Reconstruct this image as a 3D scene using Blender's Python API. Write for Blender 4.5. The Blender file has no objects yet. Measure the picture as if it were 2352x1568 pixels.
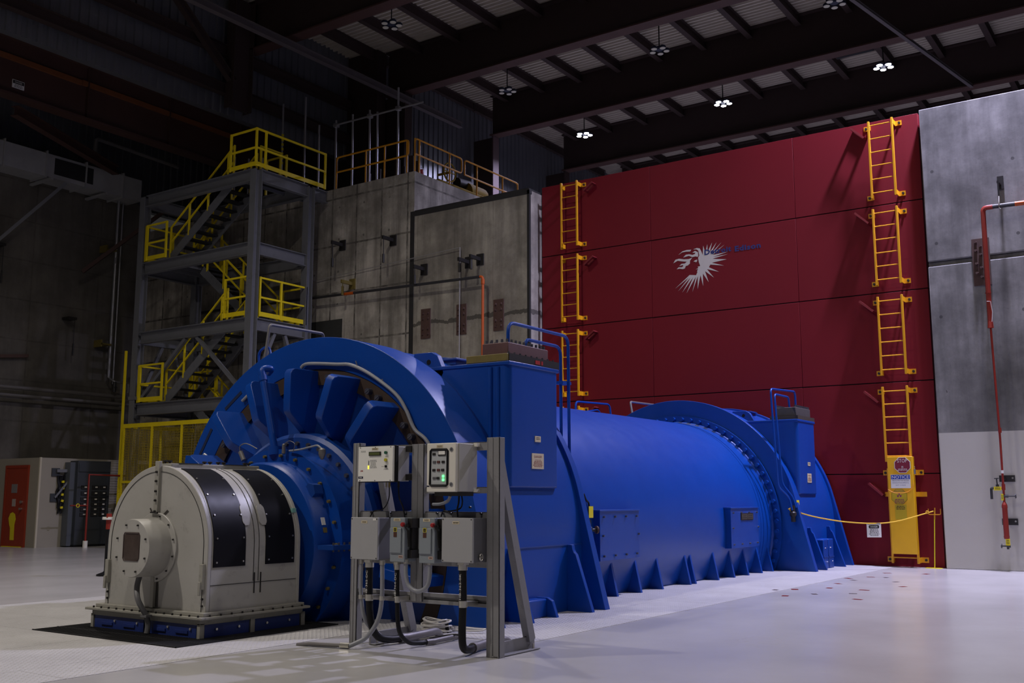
import bpy, bmesh, math, random
from math import sin, cos, pi, radians, sqrt, atan2, floor
from mathutils import Vector, Matrix
random.seed(7)
S = bpy.context.scene
COL = S.collection

# ------------------------------------------------------------------ camera, world, light, exposure
cd = bpy.data.cameras.new('camera'); cam = bpy.data.objects.new('camera', cd); COL.objects.link(cam)
cam.location = (0, 0, 1.45)
cam.rotation_euler = (radians(98.6), 0, radians(34.43 - 90))
cd.sensor_fit = 'HORIZONTAL'; cd.sensor_width = 36; cd.lens = 2370 / 2352 * 36; cd.clip_end = 200
S.camera = cam
wd = bpy.data.worlds.new('world'); S.world = wd; wd.use_nodes = True
wb = wd.node_tree.nodes['Background']; wb.inputs[0].default_value = (1.0, .96, .95, 1); wb.inputs[1].default_value = .022
vs = S.view_settings; vs.view_transform = 'Standard'; vs.look = 'None'; vs.gamma = 1; vs.use_curve_mapping = False
vs.exposure = 0.0
LAMP_Z = 16.0
# high-bay lamps: (x, y, lit power W or 0, colour)
COLD = (.69, .67, 1.0); WARM = (1.0, .92, .83)
LAMPS = [(34.8, 20.3, 1200, COLD), (34.8, 14.3, 1200, COLD), (34.8, 8.45, 1200, COLD),
         (29.3, 20.3, 0, COLD), (29.3, 14.2, 0, COLD), (29.3, 8.42, 0, COLD), (22.9, 20.26, 0, COLD),
         (22.15, 3.2, 3100, COLD), (22.15, -2.9, 350, COLD), (11.2, 14.3, 480, WARM), (-.6, 14.3, 1050, WARM), (-.6, 5.0, 330, WARM), (12.5, -5.0, 260, WARM)]  # unseen fill lamps added over right floor, camera and near right floor

# ------------------------------------------------------------------ materials
MATS = {}
class NT:
    def __init__(s, m): s.t = m.node_tree; s.N = s.t.nodes; s.L = s.t.links
    def n(s, typ, **kw):
        o = s.N.new(typ)
        for k, v in kw.items():
            if k.startswith('i_'): o.inputs[k[2:].replace('_', ' ')].default_value = v
            else: setattr(o, k, v)
        return o
    def link(s, a, b): s.L.new(a, b)
    def math(s, op, a, b=None, c=None):
        o = s.N.new('ShaderNodeMath'); o.operation = op
        for i, v in enumerate((a, b, c)):
            if v is None: continue
            if isinstance(v, (int, float)): o.inputs[i].default_value = v
            else: s.L.new(v, o.inputs[i])
        return o.outputs[0]
    def mix(s, f, a, b, mode='MIX'):
        o = s.N.new('ShaderNodeMix'); o.data_type = 'RGBA'; o.blend_type = mode
        for i, v in ((0, f), (6, a), (7, b)):
            if isinstance(v, (int, float)): o.inputs[i].default_value = v
            elif isinstance(v, tuple): o.inputs[i].default_value = (*v, 1) if len(v) == 3 else v
            else: s.L.new(v, o.inputs[i])
        return o.outputs[2]
    def noise(s, vec, scale, detail=4, rough=.6, sc3=None):
        if sc3:
            mp = s.N.new('ShaderNodeMapping'); mp.inputs['Scale'].default_value = sc3; s.L.new(vec, mp.inputs[0]); vec = mp.outputs[0]
        o = s.N.new('ShaderNodeTexNoise'); o.inputs['Scale'].default_value = scale; o.inputs['Detail'].default_value = detail
        o.inputs['Roughness'].default_value = rough; s.L.new(vec, o.inputs['Vector']); return o.outputs['Fac']
    def ramp(s, fac, lo, hi):
        o = s.N.new('ShaderNodeMapRange'); o.inputs[1].default_value = lo; o.inputs[2].default_value = hi; s.L.new(fac, o.inputs[0]); return o.outputs[0]
    def obj(s): return s.N.new('ShaderNodeTexCoord').outputs['Object']

def mat(name, col, rough=.5, metal=0, var=.12, vscale=2.5, bump=0, bscale=150, coat=0, emit=None, estr=0, spec=.5, dirt=0, dirtcol=(.03, .025, .02)):
    if name in MATS: return MATS[name]
    m = bpy.data.materials.new(name); m.use_nodes = True; t = NT(m); b = t.N['Principled BSDF']; MATS[name] = m
    b.inputs['Roughness'].default_value = rough; b.inputs['Metallic'].default_value = metal
    b.inputs['Specular IOR Level'].default_value = spec; b.inputs['Coat Weight'].default_value = coat
    v = t.obj()
    if var > 0:
        f = t.noise(v, vscale, 5)
        c = t.mix(f, tuple(x * (1 - var) for x in col), tuple(min(1, x * (1 + var)) for x in col))
        if dirt > 0:
            d = t.ramp(t.noise(v, vscale * 2.3, 8, .7), .56, .72)
            c = t.mix(t.math('MULTIPLY', d, dirt), c, dirtcol)
        t.link(c, b.inputs['Base Color'])
        r = t.ramp(t.noise(v, vscale * 3, 3), 0, 1)
        rr = t.math('ADD', t.math('MULTIPLY', r, .12), rough - .06); t.link(rr, b.inputs['Roughness'])
    else: b.inputs['Base Color'].default_value = (*col, 1)
    if bump > 0:
        bn = t.n('ShaderNodeBump'); bn.inputs['Strength'].default_value = bump; bn.inputs['Distance'].default_value = .004
        t.link(t.noise(v, bscale, 3), bn.inputs['Height']); t.link(bn.outputs[0], b.inputs['Normal'])
    if emit:
        b.inputs['Emission Color'].default_value = (*emit, 1); b.inputs['Emission Strength'].default_value = estr
    return m

def concrete(name, c1, c2, ax='y', py=0, oy=0, pz=0, oz=0, line=.55, lw=.026, streak=.35, paint=None, joint=None, holes=0):
    """board-marked concrete on a vertical wall; ax is the horizontal world axis along the wall"""
    m = bpy.data.materials.new(name); m.use_nodes = True; t = NT(m); b = t.N['Principled BSDF']; MATS[name] = m
    v = t.obj(); sx = t.n('ShaderNodeSeparateXYZ'); t.link(v, sx.inputs[0])
    h = sx.outputs[{'x': 0, 'y': 1}[ax]]; z = sx.outputs[2]
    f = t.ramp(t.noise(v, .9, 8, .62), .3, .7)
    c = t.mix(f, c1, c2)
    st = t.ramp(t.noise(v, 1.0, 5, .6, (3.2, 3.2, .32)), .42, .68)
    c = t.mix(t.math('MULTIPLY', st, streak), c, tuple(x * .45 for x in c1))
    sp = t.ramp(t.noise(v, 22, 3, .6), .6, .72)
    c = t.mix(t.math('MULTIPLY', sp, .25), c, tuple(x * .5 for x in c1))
    lines = None
    bl = t.ramp(t.noise(v, .55, 7, .68), .42, .60)
    c = t.mix(t.math('MULTIPLY', bl, streak * .9), c, tuple(x * .5 for x in c1))
    wob = t.math('MULTIPLY', t.math('SUBTRACT', t.noise(v, 2.5, 2), .5), .03)
    def linef(q, p, o):
        d = t.math('ABSOLUTE', t.math('SUBTRACT', t.math('FRACT', t.math('DIVIDE', t.math('ADD', t.math('SUBTRACT', q, o), wob), p)), .5))
        return t.math('LESS_THAN', d, lw / p)
    if py: lines = linef(h, py, oy)
    if pz:
        l2 = linef(z, pz, oz); lines = l2 if lines is None else t.math('MAXIMUM', lines, l2)
    if lines is not None:
        lines = t.math('MULTIPLY', lines, t.math('MULTIPLY', t.ramp(t.noise(v, 3, 3), .25, .6), line))
        c = t.mix(lines, c, tuple(x * .3 for x in c1))
    if holes:
        dh = t.math('SUBTRACT', t.math('FRACT', t.math('DIVIDE', t.math('SUBTRACT', h, oy - .3), holes)), .5)
        dz = t.math('SUBTRACT', t.math('FRACT', t.math('DIVIDE', t.math('ADD', z, .35), holes)), .5)
        dd = t.math('SQRT', t.math('ADD', t.math('MULTIPLY', dh, dh), t.math('MULTIPLY', dz, dz)))
        hm = t.math('MULTIPLY', t.math('LESS_THAN', dd, .035 / holes), t.math('GREATER_THAN', t.noise(v, 1.3, 1), .47))
        c = t.mix(t.math('MULTIPLY', hm, .7), c, tuple(x * .3 for x in c1))
    if joint is not None:
        w2 = t.math('MULTIPLY', t.math('SUBTRACT', t.noise(v, 1.7, 6, .7), .5), .35)
        d = t.math('ABSOLUTE', t.math('SUBTRACT', t.math('ADD', z, w2), joint))
        c = t.mix(t.math('MULTIPLY', t.math('LESS_THAN', d, .055), .8), c, tuple(x * .25 for x in c1))
    rough = .85
    if paint is not None:
        k = t.math('LESS_THAN', z, paint[0])
        pc = t.mix(t.noise(v, 3, 6), tuple(x * .93 for x in paint[1]), paint[1])
        c = t.mix(k, c, pc)
        t.link(t.math('SUBTRACT', .85, t.math('MULTIPLY', k, .4)), b.inputs['Roughness'])
    else: b.inputs['Roughness'].default_value = rough
    t.link(c, b.inputs['Base Color'])
    bn = t.n('ShaderNodeBump'); bn.inputs['Strength'].default_value = .35 if paint is None else .12; bn.inputs['Distance'].default_value = .012
    t.link(t.noise(v, 9, 6, .7), bn.inputs['Height']); t.link(bn.outputs[0], b.inputs['Normal'])
    return m

def floor_mat():
    m = bpy.data.materials.new('epoxy_floor'); m.use_nodes = True; t = NT(m); b = t.N['Principled BSDF']
    v = t.obj()
    c = t.mix(t.ramp(t.noise(v, .5, 6, .6), .3, .7), (.42, .41, .40), (.50, .49, .48))
    c = t.mix(t.math('MULTIPLY', t.ramp(t.noise(v, .35, 3, .5, (.4, 1.6, 1)), .45, .65), .25), c, (.33, .32, .315))
    t.link(c, b.inputs['Base Color'])
    r = t.math('ADD', t.math('MULTIPLY', t.noise(v, .8, 1), .10), .20)
    t.link(r, b.inputs['Roughness']); b.inputs['Specular IOR Level'].default_value = .55
    bn = t.n('ShaderNodeBump'); bn.inputs['Strength'].default_value = .05; bn.inputs['Distance'].default_value = .006
    t.link(t.noise(v, 2.5, 2), bn.inputs['Height']); t.link(bn.outputs[0], b.inputs['Normal'])
    return m

def tread_mat():
    """painted steel tread plate with raised diagonal bars"""
    m = bpy.data.materials.new('tread_plate'); m.use_nodes = True; t = NT(m); b = t.N['Principled BSDF']
    v = t.obj(); sx = t.n('ShaderNodeSeparateXYZ'); t.link(v, sx.inputs[0])
    p = .062
    a = t.math('DIVIDE', t.math('ADD', sx.outputs[0], sx.outputs[1]), p); d = t.math('DIVIDE', t.math('SUBTRACT', sx.outputs[0], sx.outputs[1]), p)
    par = t.math('MODULO', t.math('ADD', t.math('FLOOR', a), t.math('ADD', t.math('FLOOR', d), 1000)), 2)
    fa = t.math('ABSOLUTE', t.math('SUBTRACT', t.math('FRACT', a), .5)); fd = t.math('ABSOLUTE', t.math('SUBTRACT', t.math('FRACT', d), .5))
    w = t.math('ADD', t.math('MULTIPLY', fa, t.math('ADD', t.math('MULTIPLY', par, -.7), 1)), t.math('MULTIPLY', fd, t.math('ADD', t.math('MULTIPLY', par, .7), .3)))
    hgt = t.math('SUBTRACT', 1, t.ramp(w, .12, .34))
    c = t.mix(t.ramp(t.noise(v, 1.2, 6, .65), .3, .7), (.46, .45, .45), (.57, .56, .56))
    c = t.mix(t.math('MULTIPLY', t.ramp(t.noise(v, 9, 5, .7), .58, .7), .35), c, (.22, .20, .19))
    t.link(c, b.inputs['Base Color']); b.inputs['Roughness'].default_value = .38
    bn = t.n('ShaderNodeBump'); bn.inputs['Strength'].default_value = .9; bn.inputs['Distance'].default_value = .006
    t.link(hgt, bn.inputs['Height']); t.link(bn.outputs[0], b.inputs['Normal'])
    return m

BLUE = mat('blue_enamel', (.0012, .050, .31), .34, 0, .10, 1.4, .3, 160, 0, spec=.42)
BLUED = mat('blue_enamel_dark', (.004, .045, .25), .4, 0, .10, 1.4, .16, 260)
RED = mat('shield_red', (.17, .004, .011), .6, 0, .10, .7, .05, 90, spec=.25)
REDGAP = mat('red_gap', (.010, .002, .003), .9, 0, 0)
YEL = mat('safety_yellow', (.85, .66, .010), .45, 0, .12, 3)
YELO = mat('ladder_yellow', (.72, .34, .004), .42, 0, .10, 3)
ORAIL = mat('rail_orange', (.55, .24, .006), .45, 0, .1, 3)
STEEL = mat('grey_steel', (.15, .155, .17), .5, 0, .14, 2, .05, 120, dirt=.3)
STEELD = mat('dark_grating', (.012, .012, .013), .7, 0, .1)
BROWN = mat('primer_brown', (.055, .023, .017), .65, 0, .25, 1.2, dirt=.4)
BROWNJ = mat('joist_brown', (.030, .016, .013), .7, 0, .2, 1.2)
ORANGE = mat('faded_orange', (.16, .05, .012), .7, 0, .25, 3)
GALV = mat('galvanised', (.42, .42, .44), .38, .85, .15, 3)
DECK = mat('roof_deck', (.40, .355, .29), .7, 0, .12, 1.5)
SIDING = mat('siding_grey', (.13, .135, .15), .35, .4, .25, .8)
DUCT = mat('duct_galvanised', (.34, .34, .345), .5, .2, .2, 2)
RACKG = mat('rack_paint', (.25, .247, .25), .5, 0, .10, 6, .05, 120, dirt=.25)
BOXG = mat('box_grey', (.38, .38, .385), .45, 0, .05, 5)
BOXB = mat('switch_grey', (.25, .28, .305), .4, 0, .05, 5)
CREAM = mat('cream_panel', (.76, .73, .64), .4, 0, .03, 4)
CREAMW = mat('white_panel', (.84, .83, .77), .4, 0, .03, 4)
BLACK = mat('black_rubber', (.007, .007, .008), .5, 0, .1, spec=.25)
FLEX = mat('grey_flex', (.27, .28, .31), .4, 0, .1, 8)
PIPEG = mat('dusty_conduit', (.19, .18, .18), .5, .4, .2, 8)
CHROME = mat('bright_fitting', (.6, .58, .52), .3, .9, .1, 8)
HOUSE = mat('housing_beige', (.385, .375, .345), .42, 0, .12, 2.2, .06, 150, dirt=.32, dirtcol=(.10, .09, .075))
HOUSED = mat('housing_base', (.31, .30, .26), .5, 0, .15, 4, dirt=.5, dirtcol=(.05, .045, .04))
GLASS = mat('smoked_glass', (.006, .006, .008), .42, 0, .1, 3, spec=.18)
DARKM = mat('dark_metal', (.025, .023, .022), .5, .3, .15)
RUST = mat('rusty_plate', (.085, .045, .035), .75, 0, .25, 5)
BROWNB = mat('bracket_ring_brown', (.055, .034, .024), .55, .2, .3, 6)
BOLT = mat('bolt_steel', (.10, .10, .125), .4, .6, .2, 9)
BOLTY = mat('brassy_bolt', (.22, .17, .06), .4, .5, .2, 9)
PLATEY = mat('weathered_plate', (.17, .13, .028), .6, 0, .25, 8)
HEADB = mat('cooler_head_brown', (.115, .055, .055), .6, .1, .2, 8)
WHITE = mat('sign_white', (.74, .73, .70), .5, 0, .03, 5)
INK = mat('ink_black', (.012, .012, .012), .6, 0, 0)
INKR = mat('ink_red', (.33, .012, .012), .5, 0, 0)
INKDR = mat('sign_maroon', (.20, .01, .03), .5, 0, 0)
INKB = mat('ink_blue', (.010, .045, .33), .5, 0, 0)
TAGY = mat('tag_yellow', (.75, .62, .01), .5, 0, .05)
LABELC = mat('label_cream', (.62, .53, .36), .5, 0, .05)
PIPER = mat('fire_red', (.25, .018, .008), .45, 0, .15, 4)
PIPEO = mat('orange_pipe', (.50, .085, .008), .45, 0, .15, 4)
PIPEK = mat('black_pipe', (.028, .028, .030), .5, 0, .2, 4)
DOORR = mat('door_red', (.30, .035, .012), .5, 0, .08, 3)
ENCL = mat('enclosure_white', (.33, .30, .24), .6, 0, .06, 1.5)
SWITCHG = mat('switchgear_grey', (.040, .046, .055), .5, 0, .08, 3)
LOGOW = mat('logo_silver', (.62, .58, .52), .5, 0, .05, 6)
LOGOB = mat('logo_blue', (.010, .022, .15), .5, 0, 0)
LUGR = mat('lug_red', (.20, .012, .016), .5, 0, .08)
ROPEY = mat('rope_yellow', (.80, .48, .03), .7, 0, .1, 40)
CABLEW = mat('cable_white', (.62, .60, .57), .5, 0, .05)
LEDG = mat('led_green', (.1, .9, .2), .4, 0, 0, emit=(.12, 1, .25), estr=2.2)
LEDY = mat('led_yellow', (.9, .8, .1), .4, 0, 0, emit=(1, .85, .05), estr=1.6)
LCD = mat('lcd_green', (.10, .12, .04), .3, 0, 0)
LAMPON = mat('lamp_glow', (1, 1, 1), .4, 0, 0, emit=(.82, .82, 1), estr=40)
LAMPOFF = mat('lamp_lens', (.55, .53, .42), .3, 0, 0)
LAMPB = mat('lamp_body', (.012, .016, .035), .5, 0, 0)
PAINTR = mat('red_mark', (.13, .006, .006), .8, 0, .1, spec=.1)
MACHY = mat('machine_yellow', (.30, .20, .003), .8, 0, .2, 4, dirt=.5)
# ------------------------------------------------------------------ geometry helpers
class MB:
    def __init__(s): s.v = []; s.f = []
    def add(s, vs, fs):
        o = len(s.v); s.v += [tuple(v) for v in vs]; s.f += [tuple(i + o for i in f) for f in fs]; return s
    def box(s, x0, x1, y0, y1, z0, z1):
        return s.add([(x, y, z) for x in (x0, x1) for y in (y0, y1) for z in (z0, z1)],
                     [(0, 1, 3, 2), (4, 6, 7, 5), (0, 4, 5, 1), (2, 3, 7, 6), (0, 2, 6, 4), (1, 5, 7, 3)])
    def bar(s, p0, p1, w, h, up=(0, 0, 1)):
        """rectangular section along p0-p1; w across, h along up"""
        p0 = Vector(p0); p1 = Vector(p1); d = (p1 - p0).normalized(); up = Vector(up)
        a = d.cross(up)
        if a.length < 1e-4: a = d.cross(Vector((1, 0, 0)))
        a.normalize(); u = a.cross(d).normalized()
        q = []
        for p in (p0, p1):
            for i, j in ((-1, -1), (1, -1), (1, 1), (-1, 1)): q.append(p + a * (i * w / 2) + u * (j * h / 2))
        return s.add(q, [(0, 1, 2, 3), (7, 6, 5, 4), (0, 4, 5, 1), (1, 5, 6, 2), (2, 6, 7, 3), (3, 7, 4, 0)])
    def cyl(s, p0, p1, r, r1=None, n=12):
        p0 = Vector(p0); p1 = Vector(p1); r1 = r if r1 is None else r1; d = (p1 - p0).normalized()
        a = d.orthogonal().normalized(); b = d.cross(a)
        q = [p + (a * cos(2 * pi * i / n) + b * sin(2 * pi * i / n)) * rr for p, rr in ((p0, r), (p1, r1)) for i in range(n)]
        return s.add(q, [(i, (i + 1) % n, n + (i + 1) % n, n + i) for i in range(n)] + [tuple(range(n))[::-1], tuple(range(n, 2 * n))])
    def hexbolt(s, p, d, r, h, n=6):
        p = Vector(p); return s.cyl(p, p + Vector(d) * h, r, r * .92, n)
    def tube(s, pts, r, n=8, closed=False):
        P = [Vector(p) for p in pts]; m = len(P); ts = []
        for i in range(m):
            if closed: ts.append((P[(i + 1) % m] - P[i - 1]).normalized())
            else: ts.append((P[min(i + 1, m - 1)] - P[max(i - 1, 0)]).normalized())
        a = ts[0].orthogonal().normalized(); q = []
        for i in range(m):
            a = (a - ts[i] * a.dot(ts[i])).normalized(); b = ts[i].cross(a)
            q += [P[i] + (a * cos(2 * pi * k / n) + b * sin(2 * pi * k / n)) * r for k in range(n)]
        f = []
        for i in range(m if closed else m - 1):
            j = (i + 1) % m
            f += [(i * n + k, i * n + (k + 1) % n, j * n + (k + 1) % n, j * n + k) for k in range(n)]
        if not closed: f += [tuple(range(n))[::-1], tuple(range((m - 1) * n, m * n))]
        return s.add(q, f)
    def prism(s, poly, axis, a0, a1):
        mk = {'x': lambda p, a: (a, p[0], p[1]), 'y': lambda p, a: (p[0], a, p[1]), 'z': lambda p, a: (p[0], p[1], a)}[axis]
        n = len(poly)
        return s.add([mk(p, a0) for p in poly] + [mk(p, a1) for p in poly],
                     [(i, (i + 1) % n, n + (i + 1) % n, n + i) for i in range(n)] + [tuple(range(n))[::-1], tuple(range(n, 2 * n))])
    def ring(s, outer, inner, axis, a0, a1):
        """outer and inner lists of equal length around the same centre"""
        mk = {'x': lambda p, a: (a, p[0], p[1]), 'y': lambda p, a: (p[0], a, p[1]), 'z': lambda p, a: (p[0], p[1], a)}[axis]
        n = len(outer); q = [mk(p, a) for a in (a0, a1) for L in (outer, inner) for p in L]; f = []
        for i in range(n):
            j = (i + 1) % n
            f += [(i, j, n + j, n + i), (2 * n + i, 3 * n + i, 3 * n + j, 2 * n + j), (i, 2 * n + i, 2 * n + j, j), (n + i, n + j, 3 * n + j, 3 * n + i)]
        return s.add(q, f)
    def lathe(s, prof, c, n=48, caps=(False, False), a0=0, a1=2 * pi):
        """prof = [(x, r)] about the x axis through c=(y,z)"""
        full = abs(a1 - a0 - 2 * pi) < 1e-6; k = n if full else n + 1
        q = [(x, c[0] + r * sin(a0 + (a1 - a0) * i / n), c[1] + r * cos(a0 + (a1 - a0) * i / n)) for x, r in prof for i in range(k)]
        f = []
        for p in range(len(prof) - 1):
            for i in range(n):
                j = (i + 1) % k
                f.append((p * k + i, p * k + j, (p + 1) * k + j, (p + 1) * k + i))
        if caps[0]: f.append(tuple(range(k)))
        if caps[1]: f.append(tuple(range((len(prof) - 1) * k, len(prof) * k)))
        return s.add(q, f)
    def lathez(s, prof, c, n=20):
        q = [(c[0] + r * cos(2 * pi * i / n), c[1] + r * sin(2 * pi * i / n), z) for r, z in prof for i in range(n)]; f = []
        for p in range(len(prof) - 1):
            f += [(p * n + i, p * n + (i + 1) % n, (p + 1) * n + (i + 1) % n, (p + 1) * n + i) for i in range(n)]
        f += [tuple(range(n)), tuple(range((len(prof) - 1) * n, len(prof) * n))]
        return s.add(q, f)
    def ibeam(s, p0, p1, d, w, tf=.02, tw=.012, up=(0, 0, 1)):
        up = Vector(up); p0 = Vector(p0); p1 = Vector(p1)
        dr = (p1 - p0).normalized(); a = dr.cross(up)
        if a.length < 1e-4: up = Vector((1, 0, 0)); a = dr.cross(up)
        u = a.normalized().cross(dr).normalized()
        s.bar(p0 + u * (d / 2 - tf / 2), p1 + u * (d / 2 - tf / 2), w, tf, u)
        s.bar(p0 - u * (d / 2 - tf / 2), p1 - u * (d / 2 - tf / 2), w, tf, u)
        return s.bar(p0, p1, tw, d - 2 * tf, u)

def fillet(pts, r=.08, k=5):
    P = [Vector(p) for p in pts]; out = [P[0]]
    for i in range(1, len(P) - 1):
        a = P[i - 1] - P[i]; b = P[i + 1] - P[i]; t = min(r, a.length * .45, b.length * .45)
        A = P[i] + a.normalized() * t; B = P[i] + b.normalized() * t
        for j in range(k + 1):
            u = j / k; out.append(A * (1 - u) ** 2 + P[i] * 2 * u * (1 - u) + B * u * u)
    return out + [P[-1]]

def smoothpath(pts, k=6):
    P = [Vector(p) for p in pts]; out = []
    for i in range(len(P) - 1):
        p0 = P[max(i - 1, 0)]; p1 = P[i]; p2 = P[i + 1]; p3 = P[min(i + 2, len(P) - 1)]
        for j in range(k):
            t = j / k
            out.append(.5 * ((2 * p1) + (p2 - p0) * t + (2 * p0 - 5 * p1 + 4 * p2 - p3) * t * t + (3 * p1 - p0 - 3 * p2 + p3) * t ** 3))
    return out + [P[-1]]

WORLD = {}
def build(name, mb, m, parent=None, bevel=0, sharp=35, label=None, keep=False):
    """one mesh object from world coordinates; a part when parent is given"""
    if parent is not None: off = WORLD[parent.name]
    elif keep: off = Vector((0, 0, 0))
    else:
        xs = [v[0] for v in mb.v]; ys = [v[1] for v in mb.v]; zs = [v[2] for v in mb.v]
        off = Vector(((min(xs) + max(xs)) / 2, (min(ys) + max(ys)) / 2, min(zs)))
    me = bpy.data.meshes.new(name)
    me.from_pydata([(v[0] - off.x, v[1] - off.y, v[2] - off.z) for v in mb.v], [], mb.f)
    bm = bmesh.new(); bm.from_mesh(me); bmesh.ops.recalc_face_normals(bm, faces=bm.faces); bm.to_mesh(me); bm.free()
    for p in me.polygons: p.use_smooth = True
    me.set_sharp_from_angle(angle=radians(sharp))
    me.materials.append(m)
    o = bpy.data.objects.new(name, me); COL.objects.link(o)
    if parent is not None: o.parent = parent
    else: o.location = off
    WORLD[o.name] = off
    if bevel:
        b = o.modifiers.new('bevel', 'BEVEL'); b.width = bevel; b.segments = 2; b.limit_method = 'ANGLE'; b.angle_limit = radians(40); b.harden_normals = False
    if label: o['label'] = label
    return o
def tag(o, label, cat, group=None):
    o['label'] = label; o['category'] = cat
    if group: o['group'] = group
    return o
def thing(name, label, cat, loc, group=None):
    o = bpy.data.objects.new(name, None); COL.objects.link(o); o.location = loc; o.empty_display_size = .2
    WORLD[o.name] = Vector(loc); return tag(o, label, cat, group)
def single(name, mb, m, label, cat, group=None, bevel=0, sharp=35): return tag(build(name, mb, m, None, bevel, sharp), label, cat, group)
def struct(name, mb, m, bevel=0):
    o = build(name, mb, m, None, bevel, keep=True); o['kind'] = 'structure'; return o
def copytree(o, loc, label=None, group=None, parent=None):
    c = o.copy(); COL.objects.link(c)
    if parent is None: c.location = loc
    else: c.parent = parent
    WORLD[c.name] = Vector(loc)
    if label: c['label'] = label
    if group: c['group'] = group
    for ch in [x for x in list(o.children)]: copytree(ch, loc, parent=c)
    return c

_txt = {}
def text(mb, s, origin, right, up, h, width=None, off=.002, align='C', sp=1.0, bold=0):
    """append flat lettering: origin = centre (or left end) of the baseline, cap height h"""
    key = (s, sp, bold)
    if key not in _txt:
        c = bpy.data.curves.new('t', 'FONT'); c.body = s; c.size = 1; c.resolution_u = 2; c.space_character = sp; c.offset = bold
        o = bpy.data.objects.new('t', c); COL.objects.link(o)
        dg = bpy.context.evaluated_depsgraph_get(); dg.update()
        me = bpy.data.meshes.new_from_object(o.evaluated_get(dg))
        _txt[key] = ([tuple(v.co) for v in me.vertices], [tuple(p.vertices) for p in me.polygons])
        bpy.data.objects.remove(o); bpy.data.curves.remove(c); bpy.data.meshes.remove(me)
    vs, fs = _txt[key]
    if not vs: return
    x0 = min(v[0] for v in vs); x1 = max(v[0] for v in vs); k = h / .70; kx = k if width is None else width / (x1 - x0)
    O = Vector(origin); R = Vector(right).normalized(); U = Vector(up).normalized(); N = R.cross(U)
    sh = (x0 + x1) / 2 if align == 'C' else x0
    mb.add([O + R * ((v[0] - sh) * kx) + U * (v[1] * k) + N * off for v in vs], fs)
def bars(mb, origin, right, up, w, h, rows, off=.002, seed=1):
    """short strokes where the print is too small to read"""
    rn = random.Random(seed); O = Vector(origin); R = Vector(right).normalized(); U = Vector(up).normalized(); N = R.cross(U)
    for r in range(rows):
        ww = w * rn.uniform(.7, 1); x = -ww / 2; y = h / 2 - (r + .5) * h / rows; t = h / rows * .22
        while x < ww / 2 - .02 * w:
            l = min(rn.uniform(.08, .22) * w, ww / 2 - x)
            mb.add([O + R * a + U * b + N * off for a, b in ((x, y - t), (x + l, y - t), (x + l, y + t), (x, y + t))], [(0, 1, 2, 3)])
            x += l + .04 * w
def rect(mb, c, right, up, w, h, off=0, r=0):
    O = Vector(c); R = Vector(right).normalized(); U = Vector(up).normalized(); N = R.cross(U)
    if r == 0: pts = [(-w / 2, -h / 2), (w / 2, -h / 2), (w / 2, h / 2), (-w / 2, h / 2)]
    else:
        pts = []
        for cx, cy, a in ((w / 2 - r, -h / 2 + r, -90), (w / 2 - r, h / 2 - r, 0), (-w / 2 + r, h / 2 - r, 90), (-w / 2 + r, -h / 2 + r, 180)):
            pts += [(cx + r * cos(radians(a + q * 22.5)), cy + r * sin(radians(a + q * 22.5))) for q in range(5)]
    mb.add([O + R * a + U * b + N * off for a, b in pts], [tuple(range(len(pts)))])
def slab(mb, c, right, up, w, h, t):
    """thin plate with thickness t, its back at c"""
    O = Vector(c); R = Vector(right).normalized(); U = Vector(up).normalized(); N = R.cross(U)
    mb.add([O + R * (i * w / 2) + U * (j * h / 2) + N * k for k in (0, t) for i, j in ((-1, -1), (1, -1), (1, 1), (-1, 1))],
           [(3, 2, 1, 0), (4, 5, 6, 7), (0, 1, 5, 4), (1, 2, 6, 5), (2, 3, 7, 6), (3, 0, 4, 7)])
# facing -x: right is -y; facing -y: right is +x
RX = ((0, -1, 0), (0, 0, 1)); RY = ((1, 0, 0), (0, 0, 1))
# ================================================================== SETTING
struct('floor', MB().box(-14, 52, -14, 34, -.3, 0), floor_mat())
TREAD = tread_mat()
m = MB()
for x0 in [8.9 + 2.37 * i for i in range(6)]: m.box(x0 + .003, x0 + 2.364, 5.93, 6.795, 0, .004)
for x0 in [8.9 + 2.37 * i for i in range(6)]: m.box(x0 + .003, x0 + 2.364, 6.80, 8.56, 0, .004)
for i in range(3):
    m.box(3.2 + 1.9 * i + .003, 5.1 + 1.9 * i - .003, 7.86, 8.55, 0, .004)
    if i < 2:
        for j in range(4): m.box(2.9 + 1.9 * i + .003, 4.8 + 1.9 * i - .003, 8.556 + 1.3 * j, 9.85 + 1.3 * j, 0, .004)
m.box(6.705, 7.495, 11.06, 13.9, 0, .004)
for j in range(1, 3): m.box(6.2 + 1.3 * j, 7.495 + 1.3 * j, 11.06, 13.9, 0, .004)
struct('trim_1', m, TREAD)

# left hall wall, reactor-side block, projecting concrete panel
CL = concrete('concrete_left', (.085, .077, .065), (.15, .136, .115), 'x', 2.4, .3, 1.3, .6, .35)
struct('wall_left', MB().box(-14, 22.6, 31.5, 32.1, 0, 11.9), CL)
CB = concrete('concrete_block', (.24, .22, .185), (.64, .595, .52), 'y', 1.02, .35, 1.5, .9, .95, .028, .7, None, None, 1.02)
struct('wall_block', MB().box(22.6, 30.0, 18.97, 31.5, 0, 10.98), CB)
CP = concrete('concrete_panel', (.21, .19, .158), (.54, .50, .415), 'y', 1.35, .6, 0, 0, .35, .012, .5, None, 6.38)
struct('wall_panel', MB().box(22.6, 23.9, 14.92, 18.95, 0, 9.70), CP)
m = MB().box(22.585, 22.66, 18.95, 19.10, 0, 9.75).box(22.585, 22.66, 14.915, 14.99, 0, 9.75).box(22.59, 23.9, 14.95, 18.95, 9.70, 9.77)
m.box(22.585, 22.7, 14.905, 18.95, 9.60, 9.71)
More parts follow.
